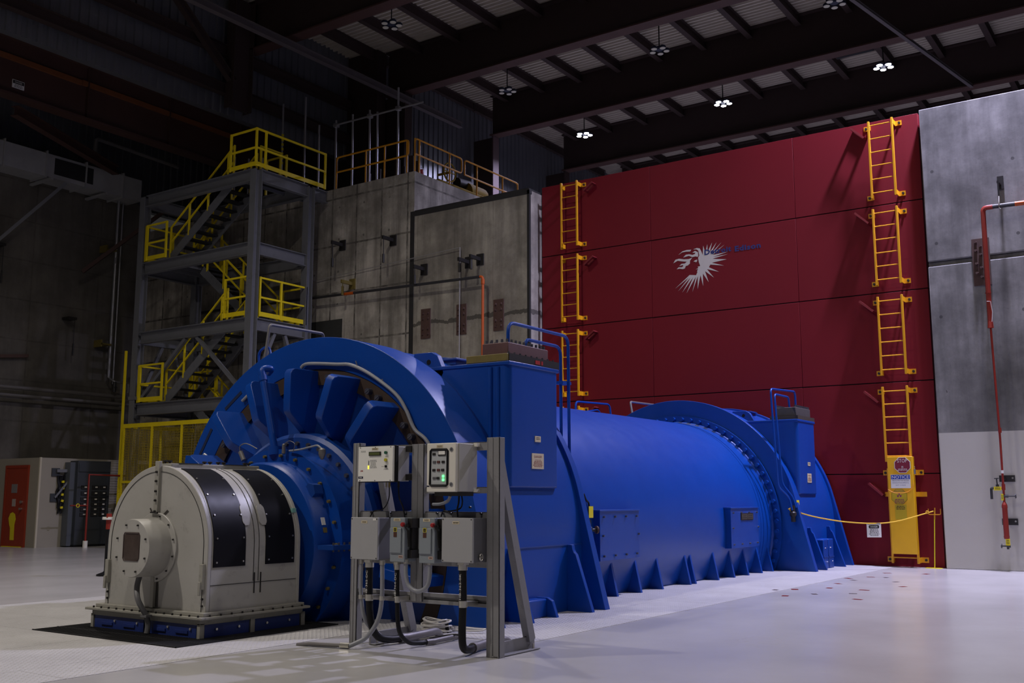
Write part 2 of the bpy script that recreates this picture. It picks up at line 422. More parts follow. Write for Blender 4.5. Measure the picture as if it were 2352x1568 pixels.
struct('trim_2', m, mat('joint_filler', (.022, .021, .020), .85, 0, .3, 3))

# red shield wall of stacked slabs
SE = [0, 1.954, 3.941, 5.939, 7.936, 9.915]; VY = [4.97, 7.82, 11.6, 14.9]
m = MB()
for i in range(5):
    for j in range(3):
        gz = .016
        m.box(23.2, 23.42, VY[j] + (.004 if j else 0), VY[j + 1] - (.004 if j < 2 else 0), SE[i] + (gz if i else 0), SE[i + 1] - gz * .5)
struct('wall_back', m, RED, .004)
struct('trim_3', MB().box(23.225, 23.75, 4.99, 14.89, 0, 9.88), REDGAP)
# right concrete wall, painted white at the bottom
CR = concrete('concrete_right', (.11, .106, .10), (.35, .34, .325), 'y', 2.9, 1.0, 0, 0, .25, .008, .45, (2.79, (.50, .48, .43)), None, 1.6)
m = MB().box(23.0, 24.0, -12, 4.90, 0, 6.36).box(23.07, 24.0, -12, 4.90, 6.36, 6.47).box(23.0, 24.0, -12, 4.90, 6.47, 9.90)
struct('wall_right', m, CR, .02)
# upper cladding walls
def corr(a0, a1, p, d, steps=(0, .3, .4, .9, 1.0)):
    out = []; a = a0
    while a < a1:
        out += [(a, 0), (a + p * .40, 0), (a + p * .5, d), (a + p * .9, d)]; a += p
    return out
def siding(name, axis, a0, a1, c, z0, z1, th=.25, sgn=1):
    pr = corr(a0, a1, .30, .045); pts = [(a, c - sgn * d) for a, d in pr] + [(pr[-1][0], c + sgn * th), (a0, c + sgn * th)]
    if axis == 'y': pts = [(b, a) for a, b in pts]
    struct(name, MB().prism(pts, 'z', z0, z1), SIDING)
siding('wall_upper_left', 'x', -14, 26.9, 25.8, 13.75, 17.9)
siding('wall_upper_bay', 'x', 27.25, 50, 24.6, 10.0, 18.4)
siding('wall_far', 'y', -13, 24.3, 49.5, 0, 18.4)
struct('wall_return', MB().box(26.75, 27.24, 24.3, 31.9, 11.0, 17.68), BROWNJ)
siding('wall_upper_outer', 'x', -14, 27.0, 32.2, 11.95, 18.0)
# roof deck with ribs running across the hall
pr = []
x = -13.0
while x < 50:
    pr += [(x, 17.78), (x + .10, 17.78), (x + .125, 17.70), (x + .185, 17.70)]; x += .21
pts = pr + [(50.3, 18.1), (-13.0, 18.1)]
struct('ceiling', MB().prism(pts, 'y', -13.5, 32.0), DECK)

# roof girders, joists
GX = [16.3, 21.85, 27.4, 32.9, 38.45, 44.0]
for i, gx in enumerate(GX):
    t = thing('roof_girder', ['dark roof girder over the generator, nearest the camera and above the frame', 'dark deep roof girder across the top left corner of the ceiling',
        'dark deep roof girder passing above the unlit lamp in the middle of the ceiling', 'dark deep roof girder just in front of the row of three lit lamps',
        'dark roof girder just behind the row of three lit lamps, above the red wall', 'farthest dark roof girder seen low over the top of the red wall'][i], 'girder', (gx, 8, 16), 'dark roof girders')
    y1 = 25.5 if gx < 27 else (24.3 if gx < 28 else 23.5)
    build('flange', MB().box(gx - .23, gx + .23, -13, y1, 16.0, 16.05), BROWN, t)
    build('web', MB().box(gx - .015, gx + .015, -13, y1, 16.05, 17.66), BROWNJ, t)
    build('flange', MB().box(gx - .2, gx + .2, -13, y1, 17.66, 17.72), BROWNJ, t)
JY = [21.05 - 1.725 * i for i in range(-2, 16)]
names = ['nearest two girders', 'corner girder and the girder before the unlit lamps', 'girders before and behind the unlit lamps', 'two girders either side of the lit lamps', 'two farthest girders']
for b in range(1, 5):
    j0 = None
    for y in JY:
        a0 = GX[b] + .03; a1 = GX[b + 1] - .03
        if j0 is None:
            mb = MB().ibeam((a0, y, 17.52), (a1, y, 17.52), .36, .20, .02, .02)
            j0 = build('roof_joist', mb, BROWNJ); base = j0.location.copy()
            tag(j0, 'dark roof joist between the ' + names[b], 'joist', 'joists between the ' + names[b]); y0 = y
        else:
            c = j0.copy(); COL.objects.link(c); c.location = base + Vector((0, y - y0, 0))
# columns at the bay wall and eave strut
for i, (gx, lb) in enumerate(((27.4, 'dark wide steel column rising behind the scaffold tubes on the block'), (32.9, 'dark steel column with a pinkish edge between two strips of cladding'), (38.45, 'farthest dark steel column beside the last strip of cladding'))):
    t = thing('steel_column', lb, 'column', (gx, 24, 9.9))
    build('flange', MB().box(gx - .2, gx + .2, 23.34, 23.40, 9.9, 15.98), BROWNJ if i != 1 else mat('column_edge', (.08, .045, .05), .6, 0, .2), t)
    build('web', MB().box(gx - .02, gx + .02, 23.40, 24.45, 9.9, 15.98), BROWNJ, t)
single('eave_strut', MB().ibeam((16, 23.3, 15.6), (30.5, 23.3, 15.72), .22, .2), mat('strut_grey', (.09, .075, .075), .6, 0, .2), 'long thin grey strut running along the upper left wall to the dark column', 'strut')
# crane runway girder on the left
t = thing('crane_girder', 'long brown crane runway girder with a faded orange stripe and a danger sign', 'girder', (5, 28, 12.88))
build('web', MB().box(-12, 34, 28.0, 28.04, 12.95, 14.6), BROWN, t)
build('flange', MB().box(-12, 34, 27.8, 28.24, 14.6, 14.68), BROWN, t)
build('flange', MB().box(-12, 34, 27.8, 28.24, 12.88, 12.95), BROWN, t)
for x in range(-10, 34, 3): build('stiffener', MB().box(x + .6, x + .63, 27.88, 28.0, 12.95, 14.6), BROWN, t)
m = MB()
for a, b in ((-12, 12.8), (12.85, 17.4), (17.42, 23.2)): m.box(a, b, 27.92, 28.0, 13.92 + .004 * a, 14.07 + .004 * a)
build('conductor_bar', m, ORANGE, t, label='faded orange conductor bar')
d = build('warning_sign', MB().box(15.25, 15.61, 27.97, 27.995, 13.19, 13.43), WHITE, t, label='black and white danger sign')
m = MB(); rect(m, (15.43, 27.968, 13.365), *RY, .34, .10); build('sign_header', m, INK, d)
m = MB(); text(m, 'DANGER', (15.43, 27.966, 13.34), *RY, .05, .22); build('lettering', m, WHITE, d)
m = MB(); bars(m, (15.43, 27.966, 13.25), *RY, .3, .1, 3); build('lettering', m, INK, d)
# girts on the upper left wall, columns, brace
for z, lb in ((14.45, 'lower brown girt across the upper left cladding'), (15.75, 'upper brown girt across the upper left cladding')):
    single('wall_girt', MB().ibeam((-12, 25.55, z), (26.8, 25.55, z), .35, .25), BROWNJ, lb, 'girt')
single('wall_column', MB().ibeam((21.25, 25.3, 13.8), (21.25, 25.3, 17.6), .8, .4, .03, .03, (1, 0, 0)), BROWNJ, 'broad dark brown column on the upper left cladding above the stair tower', 'column')
single('wall_brace', MB().ibeam((18.4, 25.3, 16.9), (21.0, 25.3, 14.7), .25, .2), BROWNJ, 'dark diagonal brace running down to the brown column on the upper left wall', 'brace')
for x0, z0, x1, z1, lb in ((15.5, 12.6, 19.6, 10.9, 'brown diagonal kicker brace under the crane girder above the duct'), ):
    single('knee_brace', MB().ibeam((x0, 28.2, z0), (x1 + .8, 30.4, z1 + 1.6), .3, .25), BROWN, lb, 'brace')
single('wall_brace', MB().bar((16.0, 31.2, 8.4), (18.6, 30.4, 11.6), .10, .10), STEEL, 'thin grey diagonal brace under the duct on the left wall', 'brace')
single('wall_brace', MB().bar((19.7, 30.9, 8.9), (21.9, 29.4, 11.4), .16, .12), BROWN, 'brown diagonal brace beside the top left corner of the stair tower', 'brace')

# ---- duct, pipes and small things on the left wall
t = thing('air_duct', 'long grey sheet metal duct with flanged joints along the left wall', 'duct', (10, 31, 11.7))
build('body', MB().box(-10, 21.6, 30.62, 31.45, 11.72, 12.5), DUCT, t, .01)
for i in range(22):
    x = -9 + i * 1.42; build('joint_flange', MB().box(x, x + .04, 30.56, 31.48, 11.66, 12.56), DUCT, t)
build('grille', MB().box(18.3, 19.7, 30.605, 30.64, 11.86, 12.4), STEELD, t, label='dark grille in the duct side')
for x in range(-8, 22, 2): build('hanger', MB().box(x, x + .1, 30.3, 31.5, 11.55, 11.62), DUCT, t)
m = MB().tube([(21.12, 31.2, 5.5), (21.12, 31.2, 12.4)], .055, 10)
single('wall_pipe', m, GALV, 'bright vertical pipe on the dark left wall, left of the pair', 'pipe', 'pair of bright vertical pipes')
single('wall_pipe', MB().tube([(21.33, 31.25, 5.3), (21.33, 31.25, 12.4)], .035, 10), GALV, 'thinner bright vertical pipe on the dark left wall, right of the pair', 'pipe', 'pair of bright vertical pipes')
single('overhead_pipe', MB().tube(fillet([(19.9, 30.9, 12.5), (19.9, 30.9, 13.6), (23.3, 30.9, 13.5)], .15), .07, 10), mat('pipe_dull', (.16, .15, .14), .5, .3, .2), 'grey elbow pipe rising behind the duct left of the stair tower', 'pipe')
for z, r, lb in ((4.83, .07, 'upper of the two thick horizontal pipes along the left wall'), (4.58, .06, 'lower of the two thick horizontal pipes along the left wall')):
    single('horizontal_pipe', MB().tube([(-12, 31.15, z), (21.9, 31.15, z + .05)], r, 10), mat('pipe_dull', (.16, .15, .14), .5, .3, .2), lb, 'pipe', 'horizontal pipes on the left wall')
t = thing('drain_fitting', 'small bright elbow pipe at the foot of the vertical wall pipes', 'pipe', (21.4, 31, 4.9))
build('elbow', MB().tube(fillet([(21.12, 31.19, 5.5), (21.2, 30.95, 5.35), (21.75, 30.95, 5.35), (21.75, 30.95, 5.02)], .1), .035), GALV, t)
build('valve', MB().cyl((21.2, 30.95, 5.0), (21.2, 30.95, 5.35), .06).cyl((21.2, 30.85, 5.15), (21.2, 31.05, 5.15), .04), PIPEK, t)
for z, lb in ((9.9, 'upper yellow bracket clamping the wall pipes'), (6.6, 'lower yellow bracket clamping the wall pipes')):
    single('pipe_bracket', MB().box(20.7, 21.1, 31.1, 31.5, z, z + .05).box(20.68, 20.74, 31.1, 31.5, z - .08, z + .16), PLATEY, lb, 'bracket')
for (a, b, lb) in (((15.3, 5.6), (18.3, 5.95), 'rusty horizontal strut on the dark left wall'), ((15.6, 5.5), (17.2, 7.2), 'rusty diagonal strut on the dark left wall')):
    single('wall_strut', MB().bar((a[0], 31.4, a[1]), (b[0], 31.4, b[1]), .1, .1), RUST, lb, 'strut')
for x, z, lb in ((17.0, 9.3, 'upper small black bracket with a hanging rod on the left wall'), (19.6, 7.3, 'lower small black bracket with a hanging rod on the left wall')):
    t = thing('pipe_hanger', lb, 'bracket', (x, 31.4, z)); build('arm', MB().box(x - .15, x + .15, 31.1, 31.5, z, z + .08), DARKM, t)
    build('rod', MB().cyl((x + .1, 31.15, z - 1.2), (x + .1, 31.15, z), .012, n=6).cyl((x + .1, 31.15, z - 1.2), (x + .1, 31.15, z - .8), .03, n=6), DARKM, t)

# ---- white enclosure, red door, switchgear at the far left
struct('wall_enclosure', MB().box(17.4, 22.55, 28.8, 31.45, 0, 2.62), ENCL)
struct('trim_4', MB().box(17.385, 17.44, 28.785, 28.84, 0, 2.63), mat('corner_trim', (.55, .50, .38), .5, 0, .05))
o = struct('door_1', MB().box(17.36, 17.41, 29.38, 30.48, .02, 2.335), DOORR, .008)
build('door_frame', MB().box(17.345, 17.4, 30.46, 30.54, 0, 2.40).box(17.345, 17.4, 29.32, 29.40, 0, 2.40).box(17.343, 17.4, 29.315, 30.545, 2.33, 2.41), DOORR, o)
build('door_handle', MB().cyl((17.28, 29.55, 1.12), (17.37, 29.55, 1.12), .035).cyl((17.30, 29.55, 1.32), (17.37, 29.55, 1.32), .045), CHROME, o)
m = MB(); pp = [(29.86, .2), (30.06, .2), (30.08, .55), (30.14, .66), (30.2, .84), (30.12, .98), (30.0, 1.02), (29.88, .97), (29.82, .82), (29.87, .66), (29.87, .55)]
m.prism(pp, 'x', 17.35, 17.358); build('floor_sign', m, TAGY, o, label='yellow paddle shaped sign on the door')
m = MB(); slab(m, (17.36, 30.0, 1.72), *RX, .3, .26, .01); build('notice', m, mat('notice_grey', (.22, .20, .20), .5, 0, 0), o)
m = MB(); slab(m, (17.36, 29.98, 1.30), *RX, .18, .22, .01); build('notice', m, mat('notice_pale', (.4, .33, .30), .5, 0, 0), o)
struct('trim_5', MB().box(17.30, 17.42, 29.45, 30.42, 0, .02), TAGY)
t = thing('switchgear_cabinet', 'tall dark grey switchgear cabinet with rows of breakers by the white enclosure', 'cabinet', (18.9, 28.5, 0))
build('body', MB().box(18.36, 19.46, 28.36, 28.78, .04, 2.55), SWITCHG, t, .008)
build('plinth', MB().box(18.34, 19.48, 28.34, 28.79, 0, .06), BLACK, t)
build('side_panel', MB().box(18.19, 18.36, 28.5, 28.78, .03, 2.5), mat('switchgear_side', (.09, .10, .115), .45, 0, .05), t)
build('header', MB().box(18.38, 19.44, 28.335, 28.36, 2.22, 2.5), SWITCHG, t, .004)
for k, (x, z) in enumerate([(x, z) for z in (.95, 1.1, 1.25, 1.4, 1.58, 1.76) for x in (18.62, 18.98, 19.25)]):
    bq = build('breaker', MB().box(x - .13, x + .10, 28.335, 28.36, z - .055, z + .055), STEELD, t)
    build('breaker_handle', MB().box(x - .03, x + .04, 28.32, 28.336, z - .015, z + .02), CREAM, bq)
t = thing('red_standpipe', 'thin red pipe standing in a white floor sleeve before the switchgear', 'pipe', (18.3, 27.7, 0))
build('pipe', MB().tube([(18.3, 27.7, .1), (18.3, 27.7, 2.12), (20.4, 27.85, 2.10)], .03, 8).tube([(17.75, 27.7, 1.22), (18.3, 27.7, 1.22)], .02), PIPER, t)
build('sleeve', MB().cyl((18.3, 27.7, 0), (18.3, 27.7, .2), .07), CREAM, t)
build('valve_handle', MB().tube([(17.98 + .05 * cos(a), 27.68, 1.22 + .05 * sin(a)) for a in [i * pi / 5 for i in range(10)]], .012, 6, True), TAGY, t)
for z, x, lb in ((2.2, 17.9, 'upper grey plate with a bracket arm on the white enclosure'), (1.45, 17.9, 'lower grey plate with a diagonal strut on the white enclosure')):
    t = thing('wall_bracket', lb, 'bracket', (x, 28.78, z))
    build('plate', MB().box(x - .13, x + .12, 28.76, 28.795, z - .12, z + .12), SWITCHG, t)
    if z > 2: build('arm', MB().bar((x, 28.72, z + .04), (x + .9, 28.55, z + .06), .06, .09), STEEL, t)
    else: build('strut', MB().bar((x, 28.74, z), (x + .42, 28.6, z + .62), .05, .05), STEEL, t)
t = thing('hanging_straps', 'bunch of black and yellow straps hanging beside the switchgear', 'straps', (18.2, 28.5, .8))
rn = random.Random(3)
for k in range(5):
    x = 17.98 + .04 * k; pts = [(x + rn.uniform(-.03, .03), 28.74 + rn.uniform(-.03, .03), 2.1 - .16 * i) for i in range(8 if k % 2 else 7)]
    build('strap', MB().tube(smoothpath(pts, 3), .03, 6), BLACK, t)
for k in range(5): build('tape_band', MB().cyl((18.10 + .03 * (k % 2), 28.70, 1.95 - .19 * k), (18.11, 28.70, 1.89 - .19 * k), .045), TAGY, t)
# ---- fittings on the concrete block and panel
def hanger(y, z, m, lb, rod=.75):
    t = thing('wall_hanger', lb, 'bracket', (22.5, y, z))
    build('plate', MB().box(22.56, 22.6, y - .12, y + .12, z - .16, z + .16), m, t)
    build('arm', MB().box(22.1, 22.58, y - .03, y + .03, z - .04, z + .06), m, t)
    build('rod', MB().cyl((22.16, y, z - rod), (22.16, y, z), .014, n=6).cyl((22.16, y, z - rod), (22.16, y, z - rod + .26), .038, n=8), m, t)
hanger(21.8, 9.12, DARKM, 'small black bracket with hanging turnbuckle high on the block, nearest the stair tower')
hanger(19.75, 8.98, DARKM, 'small black bracket with hanging turnbuckle high on the block, beside the panel joint')
hanger(18.55, 7.95, DARKM, 'small black bracket holding the black pipe, left side of the concrete panel', .5)
hanger(16.95, 7.95, DARKM, 'left one of the two small black brackets above the orange pipe elbow', .35)
hanger(16.55, 7.98, DARKM, 'right one of the two small black brackets above the orange pipe elbow', .35)
hanger(21.35, 7.85, PLATEY, 'small yellow bracket clamping the black pipe on the block', .4)
t = thing('fire_main_pipe', 'black pipe along the concrete block turning down into an orange drop', 'pipe', (22.4, 20, 5))
build('black_run', MB().tube([(22.3, 28.5, 7.62), (22.3, 16.35, 7.42)], .040, 10), PIPEK, t)
build('orange_drop', MB().tube(fillet([(22.3, 16.9, 7.43), (22.3, 16.25, 7.42), (22.3, 16.25, 3.0)], .1), .038, 10).cyl((22.3, 16.25, 7.2), (22.3, 16.25, 7.34), .05), PIPEO, t, label='orange elbow and vertical drop')
build('orange_band', MB().cyl((22.3, 21.4, 7.503), (22.3, 21.02, 7.497), .045), PIPEO, t)
single('wall_conduit', MB().tube([(22.5, 17.2, 3.6), (22.5, 17.2, 8.35), (22.5, 17.2, 8.4)], .016, 6).tube([(22.5, 17.2, 8.4), (22.53, 23.6, 8.1)], .012, 6), mat('conduit_pale', (.28, .27, .25), .5, 0, .1), 'thin pale vertical conduit on the concrete panel', 'conduit')
for y, lb in ((18.47, 'left one of the three rusty plates on the concrete panel'), (17.19, 'middle one of the three rusty plates on the concrete panel'), (15.92, 'right one of the three rusty plates on the concrete panel')):
    t = thing('anchor_plate', lb, 'plate', (22.57, y, 5.93), 'rusty plates on the concrete panel')
    build('plate', MB().box(22.57, 22.6, y - .17, y + .17, 5.93, 6.79), RUST, t)
    for dy in (-.09, .09):
        for dz in (.13, .28, .58, .73): build('nut', MB().hexbolt((22.57, y + dy, 5.93 + dz), (-1, 0, 0), .035, .04), RUST, t)
single('block_recess', MB().box(22.585, 22.6, 21.75, 23.2, 4.9, 6.83), mat('recess_dark', (.03, .032, .03), .8, 0, .2), 'dark greenish steel plate on the block behind the stair tower', 'plate')

# ---- things on top of the block
def guardrail(lb, pts, posts, z0, m, ends=True, name='guardrail'):
    """pts: two ends of a straight run at deck level; posts: fractions"""
    a, b = Vector(pts[0]), Vector(pts[1])
    t = thing(name, lb, 'railing', tuple(a))
    zt, zm = 1.08, .60
    loop = [a + Vector((0, 0, zm)), a + Vector((0, 0, zt)), b + Vector((0, 0, zt)), b + Vector((0, 0, zm)), a + Vector((0, 0, zm))]
    build('rail_loop', MB().tube(fillet(loop, .12), .028, 8), m, t)
    for f in posts:
        p = a.lerp(b, f); build('post', MB().cyl(p, p + Vector((0, 0, zt)), .028, n=8), m, t)
    return t
guardrail('orange pipe guardrail along the front edge of the block top', ((22.75, 22.3, 10.98), (22.75, 19.35, 10.98)), (.0, .42, .68, .98), 0, ORAIL)
guardrail('longer orange pipe guardrail along the right edge of the block top', ((22.75, 19.1, 10.98), (25.05, 19.1, 10.98)), (.09, .73, .0), 0, ORAIL)
guardrail('far orange pipe guardrail along the right edge of the block top', ((25.2, 19.1, 10.98), (28.2, 19.1, 10.98)), (.22, .7, 1.0), 0, ORAIL)
TUBES = [(24.99, 14.5, 1), (23.93, 14.5, 0), (23.28, 13.4, 0), (22.52, 13.4, 0), (21.80, 13.44, 0), (21.08, 13.43, 0), (20.76, 13.3, 0), (19.92, 13.9, 0), (26.6, 12.9, 0), (27.3, 13.1, 0), (25.9, 12.8, 0)]
lbs = ['scaffold tube wrapped in yellow and black tape behind the top platform', 'tallest scaffold tube with a red foot beside the top stair platform', 'thin scaffold tube right of the tall one behind the yellow railing',
       'scaffold tube with a clamp at the left end of the cross tube', 'second scaffold tube standing under the cross tube', 'third scaffold tube standing under the cross tube', 'fourth scaffold tube standing under the cross tube',
       'tallest scaffold tube at the right of the cross tube on the block', 'short scaffold tube rising behind the top beam of the stair tower', 'leftmost scaffold tube rising behind the top beam of the stair tower', 'scaffold tube seen just left of the top platform railing']
for (y, z, tp), lb in zip(TUBES, lbs):
    t = thing('scaffold_tube', lb, 'tube', (22.92, y, 10.98))
    build('tube', MB().cyl((22.92, y, 10.98), (22.92, y + .02, z), .032, n=8), GALV, t)
    if tp:
        for k in range(7): build('tape_band', MB().cyl((22.92, y, 12.4 + .16 * k), (22.92, y, 12.48 + .16 * k), .038, n=8), TAGY, t)
    if y in (22.52, 21.08, 19.92): build('clamp', MB().box(22.84, 22.98, y - .07, y + .07, 13.16 - (y - 22.52) * .0, 13.28), GALV, t)
single('scaffold_cross_tube', MB().cyl((22.86, 22.6, 13.22), (22.86, 18.9, 13.18), .03, n=8), GALV, 'horizontal scaffold tube clamped across the uprights on the block', 'tube')
rn = random.Random(11)
for k, (x, y, h) in enumerate(((23.6, 21.3, .75), (23.7, 20.6, .95), (23.9, 20.2, 1.05), (23.6, 19.7, .7), (24.2, 20.8, .9), (23.9, 22.0, .8))):
    single('pipe_stub', MB().cyl((x, y, 10.98), (x, y, 10.98 + h), .09, n=10), BROWNJ, 'short brown pipe stub standing behind the orange rail on the block', 'pipe', 'brown pipe stubs on the block')
t = thing('valve_machine', 'dirty yellow machine with a large handwheel behind the right guardrail on the block', 'machine', (25.3, 20.0, 10.98))
build('base', MB().box(24.4, 27.6, 19.5, 20.4, 10.985, 11.32), MACHY, t, .02)
build('body', MB().cyl((26.3, 19.95, 11.4), (27.2, 19.95, 11.4), .36, n=16), MACHY, t)
build('motor', MB().cyl((25.9, 19.95, 11.65), (26.6, 19.95, 11.7), .17, n=14), DARKM, t)
build('handwheel', MB().tube([(25.1 + .30 * cos(a), 19.62, 11.72 + .30 * sin(a)) for a in [i * pi / 12 for i in range(24)]], .028, 6, True).cyl((24.82, 19.62, 11.72), (25.38, 19.62, 11.72), .018).cyl((25.1, 19.62, 11.44), (25.1, 19.62, 12.0), .018), MACHY, t)
build('stem', MB().cyl((25.1, 19.6, 11.72), (25.1, 20.1, 11.72), .04), MACHY, t)
t = thing('caged_lamp', 'small red lamp in a wire cage on the block edge', 'lamp', (23.3, 19.3, 10.98))
build('globe', MB().lathez([(.02, 11.28), (.06, 11.25), (.07, 11.1), (.06, 11.0)], (23.3, 19.3)), INKR, t)
build('cage', MB().tube(fillet([(23.21, 19.3, 10.98), (23.21, 19.3, 11.34), (23.39, 19.3, 11.34), (23.39, 19.3, 10.98)], .08), .01, 6), GALV, t)

# ---- red wall: logo, ladders, lugs, guard
t = thing('wall_logo', 'silver sun face emblem with blue lettering painted on the red wall', 'logo', (23.2, 9.8, 6.46))
F = [(10.225, 7.48), (10.189, 7.378), (10.169, 7.612), (10.116, 7.42), (10.06, 7.633), (10.055, 7.44), (9.932, 7.658), (10.0, 7.42), (9.812, 7.648), (9.955, 7.40), (9.687, 7.63), (9.935, 7.372), (9.601, 7.563), (9.923, 7.342), (9.528, 7.37), (9.925, 7.29),
     (9.528, 7.31), (9.935, 7.246), (9.564, 7.185), (9.955, 7.15), (9.637, 7.039), (9.994, 7.109), (9.637, 7.045), (10.034, 7.048), (9.774, 6.9), (10.086, 7.006), (9.91, 6.772), (10.138, 6.963), (10.051, 6.675), (10.197, 6.91), (10.2, 6.597), (10.262, 6.876), (10.348, 6.535), (10.333, 6.86),
     (10.492, 6.479), (10.384, 6.854), (10.648, 6.466), (10.456, 6.851), (10.764, 6.491), (10.527, 6.848), (10.874, 6.54), (10.579, 6.854), (10.951, 6.617), (10.551, 6.918), (10.378, 6.89), (10.343, 6.959), (10.349, 6.99), (10.321, 7.041), (10.386, 7.035), (10.33, 7.055), (10.313, 7.08), (10.337, 7.098),
     (10.262, 7.108), (10.297, 7.209), (10.313, 7.32), (10.28, 7.378), (10.302, 7.502), (10.352, 7.54), (10.436, 7.552), (10.338, 7.575), (10.262, 7.552)]
F = [p for i, p in enumerate(F) if p not in ((9.637, 7.045),)]
def flatpoly(mb, pts, x):
    from mathutils.geometry import tessellate_polygon
    v = [Vector((x, a, b)) for a, b in pts]; mb.add(v, [tuple(f) for f in tessellate_polygon([v])])
m = MB(); flatpoly(m, F, 23.198)
build('sun_face', m, LOGOW, t)
H1 = [(10.85, 7.46), (10.73, 7.543), (10.611, 7.56), (10.488, 7.552), (10.522, 7.51), (10.638, 7.522), (10.744, 7.514)]
H2 = [(10.714, 7.38), (10.64, 7.444), (10.549, 7.444), (10.46, 7.414), (10.394, 7.43), (10.38, 7.459), (10.464, 7.47), (10.391, 7.509), (10.315, 7.468), (10.305, 7.381), (10.319, 7.347), (10.383, 7.367), (10.461, 7.359), (10.563, 7.404)]
H4 = [(10.988, 7.268), (10.926, 7.353), (10.826, 7.367), (10.695, 7.334), (10.566, 7.322), (10.468, 7.345), (10.529, 7.28), (10.536, 7.204), (10.596, 7.163), (10.648, 7.157), (10.676, 7.098), (10.729, 7.087), (10.82, 7.110), (10.899, 7.104), (10.845, 7.148), (10.754, 7.14), (10.714, 7.166), (10.726, 7.190), (10.825, 7.180), (10.765, 7.227), (10.672, 7.225), (10.619, 7.262), (10.737, 7.285), (10.867, 7.318)]
EY = [(10.438, 7.24), (10.398, 7.271), (10.334, 7.281), (10.342, 7.239), (10.374, 7.212), (10.386, 7.233)]
for P in (H1, H2, H4): m = MB(); flatpoly(m, P, 23.197); build('hair_lock', m, LOGOW, t)
m = MB(); flatpoly(m, EY, 23.197); build('eye', m, LOGOW, t)
for q, yy, ww in (('Detroit', 9.79, .70), ('Edison', 9.02, .655)):
    m = MB(); text(m, q, (23.197, yy, 7.375 if yy > 9.5 else 7.358), (0, -1, .012), (0, 0, 1), .125, ww, .001, 'C', 1.1, .035)
    build('lettering', m, LOGOB, t, label='blue lettering')

def ladder(y0, y1, z0, z1, lb, rungs=6, low=True):
    t = thing('wall_ladder', lb, 'ladder', (22.95, (y0 + y1) / 2, z0))
    x = 22.97
    for y in (y0, y1): build('stringer', MB().box(x - .012, x + .042, y - .022, y + .022, z0, z1), YELO, t, .004)
    st = (z1 - z0 - .22) / (rungs - 1)
    for i in range(rungs): build('rung', MB().cyl((x + .015, y0, z0 + .12 + st * i), (x + .015, y1, z0 + .12 + st * i), .013, n=8), YELO, t)
    for y, s in ((y0, 1), (y1, -1)):
        for z in ((z0 + .07, z1 - .09) if low else (z1 - .09,)):
            b = build('bracket', MB().box(x, 23.2, y - .006 + s * .02, y + .006 + s * .02, z - .055, z + .055).box(23.188, 23.2, min(y + s * .02, y + s * .16), max(y + s * .02, y + s * .16), z - .055, z + .055), YELO, t)
            build('bolt', MB().hexbolt((23.188, y + s * .11, z), (-1, 0, 0), .03, .03), DARKM, b)
    return t
pos = ['top', 'second', 'third', 'fourth', 'lowest']
ZL = [(8.06, 9.85), (6.08, 7.81), (4.08, 5.82), (2.33, 3.83)]
for i, (a, b) in enumerate(ZL): ladder(5.985, 5.475, a - (.0 if i < 3 else .12), b, 'yellow ladder, ' + pos[i] + ' from the top at the right end of the red wall', 6, i < 3)
ZL2 = [(8.06, 9.85), (6.06, 7.84), (4.06, 5.81), (2.2, 3.80)]
for i, (a, b) in enumerate(ZL2): ladder(14.14, 13.66, a, b, 'yellow ladder, ' + pos[i] + ' from the top at the left end of the red wall')
t = ladder(5.96, 5.44, .08, 2.07, 'bottom yellow ladder blocked by the sign guard on the red wall', 7)
# lugs
def lug(y0, z0, y1, z1, lb):
    a = Vector((23.1, y0, z0)); b = Vector((23.1, y1, z1)); d = (b - a).normalized(); u = Vector((-1, 0, 0)).cross(d)
    m = MB(); D = .18; t = .045
    m.bar((23.01, y0, z0), (23.01, y1, z1), t, .07, (1, 0, 0)); m.bar((23.165, y0, z0), (23.165, y1, z1), t, .07, (1, 0, 0))
    for q in (0, 1):
        p = a.lerp(b, q); e = d * (.06 if q == 0 else -.06)
        m.bar(Vector((23.1, p.y, p.z)), Vector((23.1, p.y, p.z)) + e, t, D, (1, 0, 0))
    single('lifting_lug', m, LUGR, lb, 'lug')
for i, (z0, z1) in enumerate(((9.78, 9.50), (7.79, 7.51), (5.765, 5.51), (3.75, 3.50), (1.755, 1.50))):
    lug(6.39, z0, 6.10, z1, 'red slotted lug beside the ' + ('lower yellow guard' if i == 4 else pos[i] + ' ladder') + ' in the right ladder column')
for i, (z0, z1) in enumerate(((9.53, 9.72), (7.51, 7.71), (5.53, 5.73), (3.55, 3.75))):
    lug(13.46, z0, 13.19, z1, 'dark red slotted lug beside the ' + pos[i] + ' ladder in the left ladder column')
# guard box with signs
t = thing('ladder_guard', 'tall yellow locked guard box with warning signs over the bottom ladder', 'guard', (22.88, 5.67, .28))
build('box', MB().box(22.82, 22.965, 5.41, 5.93, .28, 2.31), mat('guard_yellow', (.78, .42, .006), .4, 0, .06, 3), t, .01)
for z in (1.52,):
    for y, s in ((5.41, -1), (5.93, 1)): build('hinge', MB().box(22.94, 23.2, min(y, y + s * .04), max(y, y + s * .04), z - .05, z + .05).box(23.185, 23.2, min(y, y + s * .17), max(y, y + s * .17), z - .05, z + .05), YELO, t)
build('padlock', MB().box(22.86, 22.90, 5.37, 5.405, 1.94, 2.04).tube(fillet([(22.88, 5.385, 2.03), (22.88, 5.385, 2.1), (22.88, 5.40, 2.1)], .02), .006), CHROME, t)
def octagon(c, r): return [(c[0] + r * cos(pi / 8 + i * pi / 4), c[1] + r * sin(pi / 8 + i * pi / 4)) for i in range(8)]
XS = 22.82
